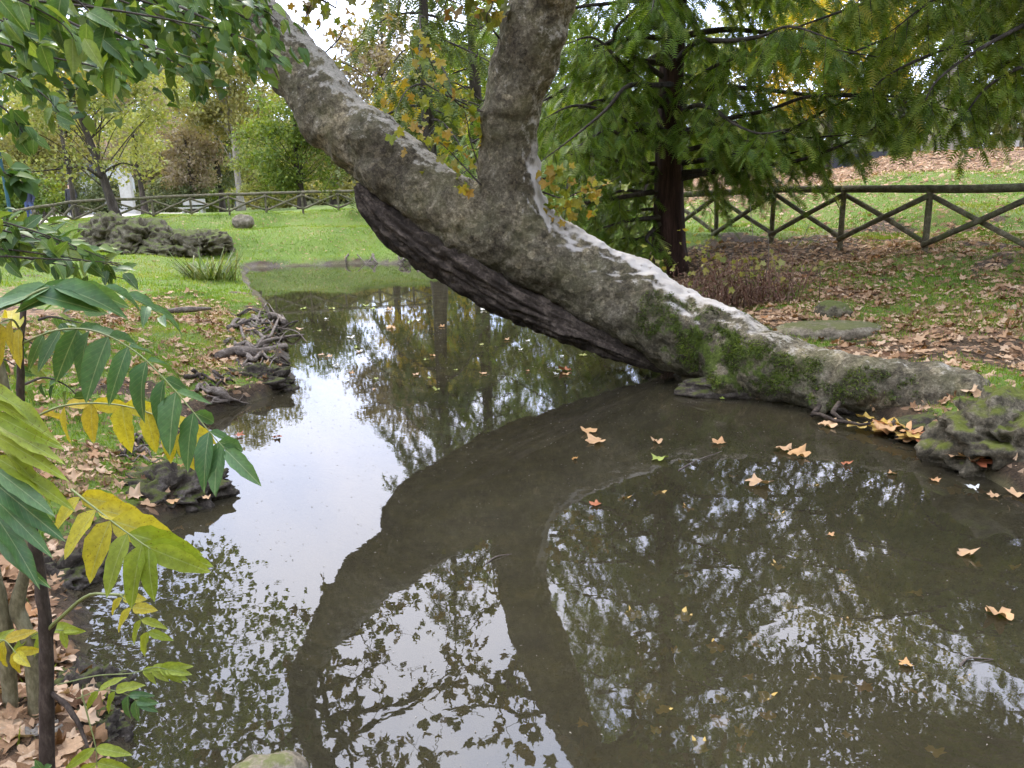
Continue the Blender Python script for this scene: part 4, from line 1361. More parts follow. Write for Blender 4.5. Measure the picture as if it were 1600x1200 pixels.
# rockery on the far left bank
M_ROCK_TAN = rock_mat('tan_rock', (0.05, 0.04, 0.026), (0.17, 0.14, 0.095), (0.33, 0.28, 0.20), moss=(0.06, 0.07, 0.02), moss_amt=0.3)
for i, (x, y, Y, sx, sz, lab) in enumerate([
        (172, 372, 25.6, 0.95, 0.80, 'largest mossy rockery boulder, leftmost of the far heap'), (225, 376, 25.2, 1.0, 0.74, 'broad mossy boulder in the middle of the far rockery'),
        (278, 385, 25.4, 0.75, 0.52, 'mossy boulder right of the dark cleft in the far rockery'), (325, 382, 26.2, 0.8, 0.50, 'low mossy boulder at the right end of the far rockery'),
        (195, 398, 24.6, 0.6, 0.46, 'low grey boulder at the front foot of the far rockery'), (250, 400, 24.8, 0.7, 0.44, 'dark boulder under the cleft of the far rockery')]):
    p = at(x, y, Y)
    rock('boulder', p, (sx, 0.9, sz), lab, M_ROCK, 600 + i, 5, 0.62, pits=0.35, group='boulders of the far rockery', freq=2.3)
p = at(378, 331, 29.2)
rock('boulder', (p[0], p[1], gz(p[0], p[1]) + 0.22), (0.40, 0.33, 0.30), 'lone pale boulder on the grass before the far fence', M_ROCK_TAN, 611, 4, 0.35)
# stones of the near banks
p = at_ground(1290, 524)
rock('flat_stone', p + np.array([0.05, 0.1, 0.02]), (0.62, 0.34, 0.16), 'flat buff stone slab among leaves behind the trunk foot', M_ROCK_TAN, 612, 5, 0.22, flat=0.5, cat='stone')
p = at_ground(1300, 490)
rock('stone', p + np.array([0.0, 0.0, 0.02]), (0.22, 0.18, 0.13), 'small dark stone behind the flat slab', M_ROCK, 613, 4, 0.4, cat='stone')
p = onz(1590, 720, 0.10)
rock('mossy_rock', p + np.array([0.10, 0.24, 0.02]), (0.56, 0.44, 0.40), 'mossy tufa rock at the water edge by the right border', M_ROCK_TUFA, 614, 5, 0.6, pits=0.45, freq=2.6)
p = onz(1450, 672, 0.06)
rock('mud_clod', p + np.array([0.0, 0.05, 0.0]), (0.26, 0.18, 0.12), 'wet dark mud lump under the trunk foot', M_MUDROCK, 615, 4, 0.5, cat='mud')
p = onz(1185, 612, 0.05)
rock('mud_bank', p + np.array([0.0, 0.16, 0.0]), (0.75, 0.22, 0.16), 'dark earth ledge under the mossy bend of the trunk', M_MUDROCK, 616, 5, 0.4, cat='mud')
p = onz(1400, 640, 0.05)
rock('mud_bank', p + np.array([0.0, 0.2, 0.0]), (0.62, 0.22, 0.16), 'dark earth ledge under the far end of the trunk', M_MUDROCK, 617, 5, 0.4, cat='mud')
for i, (x, y, sx, sy, sz, lab, mt, dz) in enumerate([
        (408, 600, 0.50, 0.34, 0.20, 'mossy mud ledge jutting into the pond below the grey roots', M_MUDROCK, 0.02), (270, 772, 0.46, 0.36, 0.20, 'mossy mud ledge jutting in beside the yellow frond', M_MUDROCK, 0.02),
        (320, 742, 0.20, 0.16, 0.10, 'small wet mud tongue pointing into the water', M_MUDROCK, 0.0), (85, 900, 0.34, 0.26, 0.15, 'grey mud bank below the fallen leaves at left', M_MUDROCK, -0.02),
        (95, 1085, 0.19, 0.15, 0.10, 'moss-topped stone behind the dark sapling stem', M_ROCK_TUFA, 0.0), (150, 1090, 0.2, 0.2, 0.14, 'brown crumbly mud lump at the near left water edge', M_MUDROCK, 0.0),
        (75, 1185, 0.14, 0.12, 0.09, 'pale whitish stone at the sapling foot', M_ROCK_BARE, 0.05), (160, 1150, 0.16, 0.14, 0.10, 'grey pitted stone at the lower left water edge', M_MUDROCK, 0.0)]):
    p = onz(x, y, 0.06)
    rock('bank_rock', p + np.array([-0.05, 0.02, dz - 0.03]), (sx * 0.82, sy * 0.8, sz), lab, mt, 620 + i, 5, 0.75, pits=0.3, freq=2.9, rz=0.2 * i)
p = at(412, 1215, 1.75)
rock('rock', p + np.array([0, 0, -0.05]), (0.13, 0.10, 0.11), 'rough pale tan rock poking up at the bottom edge', M_ROCK_TAN, 640, 5, 0.4)


# ------------------------------------------------------------------ roots and driftwood on the left bank
def roots(name, rows_list, label, seed):
    P0 = at(*rows_list[0][0][:3])
    t = empty(name, P0, label, 'roots')
    for rows in rows_list:
        p, r = px_path(rows, 16)
        V, Q = tube(p, r, 8)
        V = V + (fbm(V * 16, 3, seed)[:, None] - 0.5) * 0.012
        Geo().add(V, Q).build('root', M_ROOT, t)
    return t


def zY(x, y, z):
    return onz(x, y, z)[1]


def rr(pts, z, r):
    return [(x + 2 * math.sin(y), y, zY(x, y, z + dz), q * 0.62) for (x, y, dz, q) in [(p[0], p[1], p[2] if len(p) > 2 else 0, r * (p[3] if len(p) > 3 else 1)) for p in pts]]


def root_tangle(n, box_px, label, seed, thick, big=()):
    r = np.random.default_rng(seed)
    x0, x1, y0, y1 = box_px
    t = empty('exposed_roots', at_ground((x0 + x1) / 2, (y0 + y1) / 2), label, 'roots')
    for k in range(n):
        f = r.random()
        y = y0 + (y1 - y0) * f
        xa = x0 + (x1 - x0) * r.uniform(0, 0.6)
        L = (x1 - x0) * r.uniform(0.25, 0.75)
        pts = []
        for q in range(5):
            px, py = xa + L * q / 4, y + r.normal(0, (y1 - y0) * 0.07) - (y1 - y0) * 0.10 * q / 4 * r.choice([-1, 1, 1])
            g = at_ground(px, py)
            pts.append(g + np.array([0, 0, r.uniform(0.0, 0.07) if q < 4 else -0.02]))
        P = spline(pts, 18)
        rad = thick * r.uniform(0.35, 1.2) * m_per_px(P[9]) * np.linspace(1.1, 0.35, 18)
        V, Q = tube(P, rad, 7)
        V = V + (fbm(V * 18, 3, seed)[:, None] - 0.5) * 0.012
        Geo().add(V, Q).build('root', M_ROOT if r.random() < 0.6 else M_ROOT_WET, t)
    for rows, rad in big:
        P = spline([at_ground(x, y) + np.array([0, 0, 0.04]) for x, y in rows], 20)
        V, Q = tube(P, rad * m_per_px(P[9]) * np.array([1.15 - 0.5 * abs(q / 19 - 0.35) for q in range(20)]), 9)
        V = V + (fbm(V * 14, 3, seed)[:, None] - 0.5) * 0.02
        Geo().add(V, Q).build('root', M_ROOT, t)


root_tangle(34, (352, 458, 486, 578), 'tangle of grey exposed roots on the left bank at mid pond', 700, 3.4, [([(342, 562), (372, 554), (405, 556), (446, 546)], 7.5), ([(418, 498), (432, 500), (446, 508)], 6.0)])
root_tangle(14, (285, 372, 592, 640), 'short broken roots among wet leaves below the mud ledge', 701, 3.2, [([(326, 618), (345, 624), (362, 636)], 7.0)])
root_tangle(12, (185, 262, 686, 728), 'thin twiggy roots over brown leaves behind the green frond tip', 702, 3.2)
t = empty('driftwood', onz(290, 488, .3), 'grey weathered stick lying on the leafy left bank', 'driftwood')
p, r = px_path([(255, 487, zY(255, 487, .33), 3), (290, 484, zY(290, 484, .34), 5), (330, 482, zY(330, 482, .32), 2)], 12)
Geo().add(*tube(p, r, 7)).build('stick', M_ROOT, t)
# roots along the far waterline
r5 = np.random.default_rng(77)
t = empty('exposed_roots', onz(600, 411, 0.1), 'pale roots and snags along the far waterline', 'roots')
for k in range(26):
    x = r5.uniform(400, 690)
    p0 = onz(x, 412, 0.0)
    a = p0 + np.array([0, 0.35, 0.28])
    b = p0 + np.array([r5.normal(0, 0.25), -0.05, 0.02])
    P = spline([a, (a + b) / 2 + r5.normal(0, 0.10, 3), b], 7)
    Geo().add(*tube(P, np.linspace(0.035, 0.012, 7) * r5.uniform(.6, 1.5), 5)).build('root', M_ROOT, t)


# ------------------------------------------------------------------ fallen leaves
FALL = [(0.12, 0.060, 0.030), (0.24, 0.135, 0.068), (0.36, 0.22, 0.12), (0.46, 0.30, 0.175), (0.52, 0.37, 0.24), (0.34, 0.165, 0.065)]
M_FALL = leaf_mat('fallen_leaf_mass', FALL, transl=0.12, rough=0.75, spec=0.15)
M_FALL_O = leaf_mat('fallen_leaf', FALL, 'obj', transl=0.12, rough=0.75, spec=0.15)
M_FLOAT = leaf_mat('floating_leaf_tan', [(0.46, 0.25, 0.11), (0.52, 0.33, 0.18), (0.50, 0.27, 0.10)], 'obj', transl=0.1, rough=0.6)
M_FLOAT_Y = leaf_mat('floating_leaf_yellow', [(0.42, 0.26, 0.05), (0.46, 0.32, 0.09), (0.40, 0.18, 0.05)], 'obj', transl=0.1, rough=0.6)
M_FLOAT_G = leaf_mat('floating_leaf_green', [(0.30, 0.36, 0.06), (0.36, 0.38, 0.10)], 'obj', transl=0.1, rough=0.6)
M_FLOAT_W = leaf_mat('floating_leaf_pale', [(0.62, 0.60, 0.54), (0.66, 0.64, 0.6)], 'obj', transl=0.1, rough=0.6)
M_FLOAT_R = leaf_mat('floating_leaf_red', [(0.34, 0.10, 0.045), (0.42, 0.16, 0.06)], 'obj', transl=0.1, rough=0.6)
ME_FALL = [Geo().add(*t[:2], 0.5, t[2]).mesh('fallen_leaf', M_FALL_O) for t in T_PLANE_DRY]


def terrain_normal(P):
    e = 0.06
    zx = ground_z(P + np.array([e, 0])) - ground_z(P - np.array([e, 0]))
    zy = ground_z(P + np.array([0, e])) - ground_z(P - np.array([0, e]))
    return norm(np.stack([-zx, -zy, np.full(len(P), 2 * e)], -1))


def litter():
    r = np.random.default_rng(123)
    # candidates per zone: (x0, x1, y0, y1, count)
    zones = [(1.2, 9, 4.2, 15, 17000), (-7, -1.0, 2.0, 15, 15000), (4, 20, 14, 30, 14000), (-3.2, -1.2, 1.6, 3.6, 1600), (-18, -5, 15, 30, 900)]
    P = np.concatenate([np.column_stack([r.uniform(a, b, n), r.uniform(c, d, n)]) for a, b, c, d, n in zones])
    sd = pond_sdf(P)
    keep = r.random(len(P)) < litter_amt(P, sd) * np.where(P[:, 1] > 14, 1.0, 0.75)
    P = P[keep]
    # only what the frame can see, plus a margin
    z = ground_z(P)
    P, z = P[z > 0.02], z[z > 0.02]
    Q = np.column_stack([P, z]) - CAM
    dep = Q @ _f
    u, v = F_PX * (Q @ _r) / dep, F_PX * (Q @ _u) / dep
    ok = (dep > 0) & (np.abs(u) < 950) & (np.abs(v) < 760)
    P, z, dep = P[ok], z[ok], dep[ok]
    n = len(P)
    nm = norm(terrain_normal(P) + r.normal(0, 0.20, (n, 3)))
    ax = r.normal(0, 1, (n, 3))
    R = frames(ax - nm * (ax * nm).sum(1, keepdims=True), nm)
    sc = r.uniform(0.055, 0.115, n) * np.where(P[:, 1] > 14, 1.3, 1.0)
    pos = np.column_stack([P, z + r.uniform(0.008, 0.035, n)])
    order = np.argsort(dep)
    nearR = [k for k in order if P[k, 0] > 0][:150]
    nearL = [k for k in order if P[k, 0] < 0][:150]
    for k in nearR + nearL:
        o = link('fallen_leaf', ME_FALL[k % 5])
        ss = sc[k] * np.array([r.uniform(0.6, 1.1), r.uniform(0.8, 1.1), r.uniform(0.4, 1.3)])
        o.matrix_world = Matrix([[*(R[k][i] * ss), pos[k][i]] for i in range(3)] + [[0, 0, 0, 1]])
        if P[k, 0] > 0:
            tag(o, 'dry tan fallen leaf on the grass of the right bank', 'leaf', 'fallen leaves on the right bank')
        else:
            tag(o, 'dry tan fallen leaf on the ground of the left bank', 'leaf', 'fallen leaves on the left bank')
    rest = np.ones(n, bool)
    rest[nearR + nearL] = False
    far = dep > 13
    g = Geo()
    sc3 = sc[:, None] * np.column_stack([r.uniform(0.55, 1.1, n), r.uniform(0.8, 1.1, n), r.uniform(0.4, 1.4, n)])
    for j in range(5):
        s = np.where(rest & ~far)[0][j::5]
        scatter(g, T_PLANE_DRY[j], pos[s], R[s], sc3[s], r.random(len(s)))
    kk = r.integers(0, n, 16000)          # torn bits and crumbs between the leaves
    bp_ = P[kk] + r.normal(0, 0.16, (16000, 2))
    bz = ground_z(bp_)
    ok2 = bz > 0.04
    bp_, bz = bp_[ok2], bz[ok2]
    m = len(bp_)
    scatter(g, T_RHOMB, np.column_stack([bp_, bz + 0.006]), frames(r.normal(0, 1, (m, 3)) * np.array([1, 1, .2]), norm(r.normal(0, 0.3, (m, 3)) + np.array([0, 0, 1.0]))), r.uniform(0.02, 0.06, m), r.random(m) * 0.8)
    for j in range(3):
        s = np.where(rest & far)[0][j::3]
        scatter(g, T_PLANE_S[j], pos[s], R[s], sc3[s], r.random(len(s)))
    tag(g.build('leaf_litter', M_FALL), 'carpet of dry tan leaves over both banks and the slope', kind='stuff')
    print('litter', n)


litter()


def float_leaf(x, y, px, mat, label, rot=None, z=0.006, seed=0, group=None, name='floating_leaf', curl=0.35):
    r = np.random.default_rng(seed)
    p = onz(x, y, z)
    s = px * m_per_px(p) / 1.15
    T = tmpl_plane(curl * r.uniform(0.6, 1.3), seed)
    a = r.uniform(0, 6.28) if rot is None else rot
    V = T[0] - np.array([0, 0.3, 0])
    V[:, 2] -= V[:, 2].min()
    V = V * s
    c, q = math.cos(a), math.sin(a)
    V = np.stack([V[:, 0] * c - V[:, 1] * q, V[:, 0] * q + V[:, 1] * c, V[:, 2]], -1)
    o = Geo().add(V, T[1], 0.5, T[2]).build(name, mat, loc=tuple(p))
    return tag(o, label, 'leaf', group)


FL = [(921, 676, 30, M_FLOAT, 'tan floating leaf, upper of the pair below the trunk underside'), (934, 690, 36, M_FLOAT, 'tan floating leaf, lower of the pair below the trunk underside'),
      (1027, 691, 20, M_FLOAT, 'small orange floating leaf right of the tan pair'), (1030, 717, 30, M_FLOAT_G, 'curled green and orange leaf floating below the small orange one'),
      (897, 717, 12, M_FLOAT_Y, 'tiny golden leaf floating below left of the tan pair'), (1125, 693, 26, M_FLOAT, 'thin brown leaf floating in the trunk shade'),
      (1228, 704, 32, M_FLOAT, 'tan floating leaf, left of the overlapping pair below the trunk'), (1246, 712, 34, M_FLOAT, 'tan floating leaf, right of the overlapping pair below the trunk'),
      (1187, 756, 44, M_FLOAT, 'large ochre leaf floating at mid water'), (1291, 666, 30, M_FLOAT, 'curled pinkish leaf afloat by the hanging root'),
      (1285, 634, 22, M_FLOAT, 'tan leaf caught below the mossy trunk'), (1321, 725, 18, M_FLOAT_R, 'small reddish leaf afloat below the pale submerged stick'),
      (1394, 740, 16, M_FLOAT, 'small orange leaf afloat near the right leaf raft'), (1460, 750, 18, M_FLOAT, 'small tan leaf afloat below the right leaf raft'),
      (1521, 763, 24, M_FLOAT_W, 'small white leaf afloat near the right border'), (1553, 776, 18, M_FLOAT, 'small pale tan leaf afloat beside the white one'),
      (1580, 752, 34, M_FLOAT, 'pinkish leaf at the right border, upper of two'), (1586, 772, 38, M_FLOAT, 'pinkish leaf at the right border, lower of two'),
      (932, 789, 20, M_FLOAT_R, 'dull orange leaf afloat over the mirrored fork'), (1297, 836, 14, M_FLOAT, 'tiny tan leaf afloat in the middle of the right water'),
      (1504, 865, 32, M_FLOAT, 'bright tan leaf afloat alone at right'), (1560, 960, 42, M_FLOAT, 'large pale leaf afloat low at the right border'),
      (1418, 1038, 24, M_FLOAT, 'tan leaf afloat beside the mirrored bright gap'), (610, 513, 16, M_FLOAT, 'small tan leaf afloat on the far water'),
      (885, 579, 22, M_FLOAT_R, 'reddish leaf afloat just beyond the trunk shade'), (911, 556, 14, M_FLOAT_G, 'yellow-green leaf afloat beyond the trunk shade'),
      (372, 681, 18, M_FLOAT_R, 'small reddish leaf afloat off the green frond tip'), (433, 683, 14, M_FLOAT_R, 'tiny brown leaf afloat on the mirrored sky'),
      (1130, 623, 10, M_FLOAT_G, 'tiny green leaf afloat at the trunk bend'), (272, 785, 20, M_FLOAT, 'orange leaf lying on the mossy mud ledge'),
      (328, 738, 18, M_FLOAT_R, 'curled reddish leaf at the tip of the mud tongue'), (324, 778, 16, M_FLOAT, 'small orange leaf stuck to the wet mud edge')]
for i, (x, y, s, m, lab) in enumerate(FL):
    float_leaf(x, y, s, m, lab, seed=800 + i, z=0.006 if 'mud' not in lab else 0.09)
for i, (x, y, s) in enumerate([(1218, 888, 22), (1435, 930, 26), (1390, 1016, 20), (1328, 978, 22), (1310, 978, 14), (1145, 745, 16), (1270, 760, 22), (1180, 1010, 18), (1275, 1060, 26), (1420, 1080, 30)] + [(float(a), float(b), float(c)) for a, b, c in zip(np.random.default_rng(8).uniform(900, 1590, 34), np.random.default_rng(9).uniform(770, 1180, 34), np.random.default_rng(10).uniform(14, 34, 34))]):
    float_leaf(x, y, s, M_FLOAT_Y, 'yellowish leaf sunk just under the murky water', seed=840 + i, z=-0.025, group='sunken leaves', name='sunken_leaf')
r6 = np.random.default_rng(61)
mats6 = [M_FLOAT, M_FLOAT_Y, M_FLOAT_Y, M_FLOAT, M_FLOAT_R]
for i in range(40):        # raft of leaves driven against the trunk foot
    t = r6.random()
    x, y = 1358 + t * 165 + r6.normal(0, 8), 660 + t * 56 + r6.normal(0, 8)
    zg = max(0.0, at_ground(x, y)[2])
    float_leaf(x, y, r6.uniform(26, 44), mats6[i % 5], 'orange and yellow leaf in the wet raft at the trunk foot', seed=860 + i, z=zg + 0.012 + 0.004 * (i % 9), group='raft of wet leaves', curl=0.28)
for i in range(46):        # flecks on the far water
    x, y = r6.uniform(430, 900), r6.uniform(470, 610)
    if y > 470 + (x - 430) * 0.02 and y < 640 and pond_sdf(onz(x, y)[None, :2])[0] < -0.2:
        float_leaf(x, y, r6.uniform(7, 14), [M_FLOAT, M_FLOAT_G, M_FLOAT_W][i % 3], 'tiny leaf fleck afloat on the far water', seed=900 + i, group='leaf flecks on the far water')


tw_r = np.random.default_rng(44)
for x, y, L, lab in [(1060, 735, 90, 'long pale stick lying just under the water below the trunk'), (640, 480, 26, 'small dark twig poking out of the far water'), (1500, 1040, 60, 'thin twig afloat near the right border'), (760, 880, 40, 'thin twig afloat over the mirrored fork')]:
    p = onz(x, y, 0.002)
    d = np.array([1.0, tw_r.normal(0, 0.6), 0.02])
    Lm = L * m_per_px(p)
    P = spline([p, p + d * Lm * 0.4 + [0, 0.03, 0.004], p + d * Lm], 10)
    o = Geo().add(*tube(P - p, np.linspace(0.006, 0.002, 10), 5)).build('twig', M_ROOT, loc=tuple(p))
    tag(o, lab, 'twig')


def water_specks():
    r = np.random.default_rng(5)
    n = 5200
    P = np.column_stack([r.uniform(-3.5, 5, n), 1.6 + 11 * r.random(n) ** 1.4])
    P = P[pond_sdf(P) < -0.08]
    n = len(P)
    ax = r.normal(0, 1, (n, 3)) * np.array([1, 1, 0])
    g = Geo()
    scatter(g, T_RHOMB, np.column_stack([P, np.full(n, 0.003)]), frames(ax, np.tile([0, 0, 1.0], (n, 1))), r.uniform(0.004, 0.016, n) * (0.5 + P[:, 1] / 8), r.random(n))
    m = leaf_mat('floating_specks', [(0.05, 0.04, 0.025), (0.16, 0.13, 0.09), (0.32, 0.28, 0.2), (0.12, 0.10, 0.06)], transl=0)
    tag(g.build('debris', m), 'fine specks of plant debris on the pond surface', kind='stuff')


water_specks()


# ------------------------------------------------------------------ grass
def grass():
    r = np.random.default_rng(321)
    zones = [(1.2, 9, 4.2, 15, 120000, 1.0), (-7, -1.0, 2.0, 15, 120000, 1.0), (-20, 1, 15, 34, 110000, 2.0), (1, 18, 14, 26, 60000, 1.8)]
    g = Geo()
    V0 = np.array([(-0.5, 0, 0), (0.5, 0, 0), (0, 1, 0)], float)
    T = (V0, np.array([(0, 1, 2)]), V0[:, :2])
    for a, b, c, d, n, s in zones:
        P = np.column_stack([r.uniform(a, b, n), r.uniform(c, d, n)])
        sd = pond_sdf(P)
        Q = np.column_stack([P, np.full(n, .5)]) - CAM
        dep = Q @ _f
        ok = (dep > 0) & (np.abs(F_PX * (Q @ _r) / dep) < 900) & (np.abs(F_PX * (Q @ _u) / dep) < 720) & (sd > 0.05)
        P, sd = P[ok], sd[ok]
        P = P[r.random(len(P)) < grass_amt(P, sd) ** 1.3]
        z = ground_z(P)
        n = len(P)
        ax = norm(r.normal(0, 0.38, (n, 3)) + np.array([0, 0, 1.0]))
        nm = norm(r.normal(0, 1, (n, 3)) * np.array([1, 1, 0.1]))
        h = r.uniform(0.025, 0.075, n) * (0.6 + 0.4 * s) * (0.6 + 0.8 * fbm(P * 1.6, 2, 4))
        w = r.uniform(0.005, 0.010, n) * s * 1.2
        scatter(g, T, np.column_stack([P, z - 0.004]), frames(ax, nm), np.column_stack([w, h, h]), np.clip(0.5 + 1.1 * (fbm(P * 0.8, 3, 14) - 0.5) + r.normal(0, 0.17, n), 0, 1))
    m = leaf_mat('grass_blades', [(0.060, 0.120, 0.009), (0.12, 0.215, 0.015), (0.18, 0.28, 0.022), (0.25, 0.32, 0.035), (0.31, 0.29, 0.09)], transl=0.35)
    tag(g.build('grass', m, smooth=False), 'short green grass on the banks', kind='stuff')


grass()
# ------------------------------------------------------------------ leafy plants
def place(o, parent, R, s, pos):
    """Sets an object's own matrix from a world frame, relative to its parent."""
    sx = np.broadcast_to(np.asarray(s, float), (3,))
    Mx = Matrix([[*(R[i] * sx), float(pos[i])] for i in range(3)] + [[0, 0, 0, 1]])
    pw = Vector(parent['_w']) if parent is not None and '_w' in parent else Vector((0, 0, 0))
    o.matrix_local = Matrix.Translation(-pw) @ Mx
    return o


def view_dir(d):
    """(right, down, towards the viewer) -> world vector."""
    return norm(_r * d[0] - _u * d[1] - _f * d[2])


GREEN = [(0.050, 0.115, 0.030), (0.070, 0.145, 0.040), (0.095, 0.175, 0.050)]
M_LG = leaf_mat('leaflet_green', GREEN, 'obj', transl=0.3, rough=0.42, veins=True, spots=0.35, spec=0.4)
M_LYG = leaf_mat('leaflet_yellow_green', [(0.20, 0.26, 0.02), (0.27, 0.31, 0.025), (0.24, 0.29, 0.03)], 'obj', transl=0.4, rough=0.5, veins=True, spots=0.7)
M_LY = leaf_mat('leaflet_yellow', [(0.42, 0.34, 0.02), (0.46, 0.40, 0.03), (0.42, 0.30, 0.02)], 'obj', transl=0.4, rough=0.5, veins=True, spots=0.8)
M_LD = leaf_mat('leaf_dark_green', [(0.036, 0.080, 0.014), (0.066, 0.130, 0.020), (0.105, 0.180, 0.028), (0.18, 0.23, 0.04)], 'obj', transl=0.4, rough=0.42, veins=True, spec=0.4)
M_LD_MASS = leaf_mat('leaf_dark_green_mass', [(0.032, 0.072, 0.014), (0.058, 0.115, 0.020), (0.090, 0.155, 0.028), (0.14, 0.19, 0.04)], transl=0.4)
M_STEM = bark_mat('sapling_stem', (0.020, 0.014, 0.010), (0.055, 0.04, 0.03), (0.12, 0.09, 0.07), 30, (1, 1, 0.3), 0.4, bump_dist=0.004)
M_STEM_PALE = bark_mat('pale_sapling_stem', (0.06, 0.052, 0.028), (0.15, 0.13, 0.07), (0.26, 0.23, 0.14), 25, (1, 1, 0.4), 0.4, bump_dist=0.004)
M_RACHIS = plain_mat('leaf_stalk', (0.16, 0.18, 0.05), 0.6)


def leaflet_set(mat, w=0.34, wave=0.012):
    return [Geo().add(*t[:2], 0.5, t[2]).mesh('leaflet', mat) for t in (tmpl_blade(w * q, 0.10, d, wave, 8, 1.3, s) for s, (q, d) in enumerate(((1, .2), (.9, .28), (1.1, .14), (1.0, .32))))]


LSN = {'g': leaflet_set(M_LG, 0.23, 0.024), 'yg': leaflet_set(M_LYG, 0.19, 0.036)}
LS = {'g': leaflet_set(M_LG, 0.33), 'yg': leaflet_set(M_LYG, 0.34, 0.026), 'y': leaflet_set(M_LY, 0.40, 0.024)}


def lerp(a, b, t):
    return np.asarray(a, float) * (1 - t) + np.asarray(b, float) * t


def frond(parent, rows, n, lens, dA, dB, cols, label, seed, t0=0.12, stalk=4.0, term=True, face=(0, -0.5, 0.8), lb=1.0, sets=None):
    sets = sets or LS
    """One compound leaf: a stalk with paired leaflets, each leaflet its own piece."""
    r = np.random.default_rng(seed)
    P = spline([at(*q) for q in rows], 40)
    mp = m_per_px(P[20])
    fr_ = Geo().add(*tube(P, np.linspace(stalk, 1.2, 40) * 0.5 * mp, 6)).build('frond', M_RACHIS, parent)
    fr_['label'] = label
    T = norm(np.gradient(P, axis=0))
    nm0 = view_dir(face)
    for i in range(n):
        f = i / max(1, n - 1)
        b = P[int((t0 + (0.97 - t0) * f) * 39)]
        L = np.interp(f, np.linspace(0, 1, len(lens)), lens) * m_per_px(b)
        for d in (dA, dB):
            if d is None:
                continue
            v = norm(view_dir(lerp(d[0], d[1], f)) + r.normal(0, 0.06, 3))
            c = cols[min(len(cols) - 1, int(f * len(cols)))]
            R = frames(v[None], norm(nm0 + r.normal(0, 0.22, 3))[None])[0]
            place(link('leaflet', sets[c][r.integers(0, 4)], fr_), fr_, R, np.array([r.uniform(0.85, 1.15), 1, r.uniform(0.4, 1.5)]) * L * r.uniform(0.88, 1.14) * (lb if d is dB else 1.0), b)
    if term:
        v = norm(T[-1] + r.normal(0, 0.05, 3))
        R = frames(v[None], nm0[None])[0]
        place(link('leaflet', sets[cols[-1]][0], fr_), fr_, R, lens[-1] * m_per_px(P[-1]), P[-1])
    return fr_


def stem(parent, rows, mat, n=60, name='stem'):
    p, r = px_path(rows, n)
    V, Q = tube(p, r, 10)
    V = V + (fbm(V * 30, 2, 3)[:, None] - 0.5) * 0.006
    return Geo().add(V, Q).build(name, mat, parent)


# dark-stemmed sapling with big compound leaves, close to the camera
sb = at(74, 1250, 1.95)
sap = empty('sapling', (sb[0], sb[1], gz(sb[0], sb[1])), 'dark-stemmed sapling with long green and yellow compound leaves at left', 'sapling')
stem(sap, [(76, 1330, 1.95, 12), (73, 1150, 1.95, 11), (72, 1000, 1.95, 10), (62, 900, 1.95, 9), (46, 800, 1.93, 7), (36, 720, 1.92, 6), (33, 600, 1.9, 5.5), (31, 540, 1.9, 5), (38, 462, 1.9, 4)], M_STEM)
stem(sap, [(80, 1080, 1.95, 4), (110, 1110, 1.93, 4), (130, 1150, 1.9, 3), (138, 1170, 1.88, 2)], M_STEM, 16, 'twig')
stem(sap, [(74, 985, 1.95, 3.5), (95, 965, 1.93, 3), (140, 930, 1.9, 2.5), (195, 930, 1.88, 1.6)], M_RACHIS, 16, 'twig')
stem(sap, [(72, 1010, 1.95, 4), (82, 985, 1.95, 4), (90, 965, 1.94, 2)], M_STEM, 10, 'twig')
frond(sap, [(36, 536, 1.9), (90, 516, 1.88), (150, 518, 1.85), (215, 552, 1.8), (275, 612, 1.76), (330, 678, 1.72), (352, 702, 1.7)], 13, [68, 94, 102, 94, 80], ((-0.45, 0.88, 0.15), (0.02, 1, 0.25)),
      ((0.40, -0.02, -0.95), (0.55, 0.42, -0.8)), ['g'], 'long dark green compound leaf arching over the water', 1001, lb=0.7)
frond(sap, [(38, 660, 2.1), (100, 634, 2.08), (180, 632, 2.05), (250, 652, 2.0), (290, 680, 1.97)], 7, [58, 78, 66], ((-0.05, 1, 0.1), (0.25, 1, 0.1)), ((0.55, 0.1, -0.85), (0.7, 0.2, -0.75)), ['y'],
      'bright yellow compound leaf behind the long green one', 1002)
frond(sap, [(-30, 585, 1.45), (-14, 660, 1.42), (-8, 740, 1.4), (-6, 850, 1.38)], 12, [112, 130, 135, 125], ((0.92, 0.34, 0.05), (0.80, 0.72, 0.15)), None, ['yg', 'yg', 'yg', 'yg', 'g', 'g', 'g'],
      'near compound leaf turning from yellow-green to green, at the left edge', 1003, t0=0.1, term=False, face=(-0.25, -0.75, 0.55), sets=LSN)
frond(sap, [(112, 765, 1.75), (146, 792, 1.7), (182, 820, 1.66), (218, 846, 1.62), (236, 858, 1.6)], 6, [64, 92, 104, 92], ((-0.62, 0.75, 0.2), (0.05, 1, 0.25)), ((0.92, 0.25, -0.25), (0.93, 0.42, -0.25)), ['y', 'y', 'yg', 'yg'],
      'drooping yellow compound leaf with brown spots over the water', 1004, term=False, face=(0, -0.35, 0.9))
frond(sap, [(186, 928, 1.88), (204, 946, 1.86), (220, 968, 1.85), (234, 990, 1.84)], 4, [36, 44, 40], ((-0.65, 0.75, 0.1), (-0.3, 0.9, 0.1)), ((0.95, 0.0, 0.1), (0.95, 0.25, 0.1)), ['y', 'yg'],
      'small yellow compound leaf below the spotted one', 1005, stalk=2.5, term=False)
frond(sap, [(90, 1070, 2.0), (150, 1056, 2.0), (205, 1052, 1.98), (240, 1043, 1.97), (262, 1046, 1.96)], 4, [30, 44, 40], ((0.8, 0.6, 0.1), (0.9, 0.4, 0.1)), ((0.9, -0.15, -0.1), (0.95, 0.0, -0.1)), ['yg'],
      'slender pale compound leaf reaching over the dark water', 1006, t0=0.62, stalk=2.5)
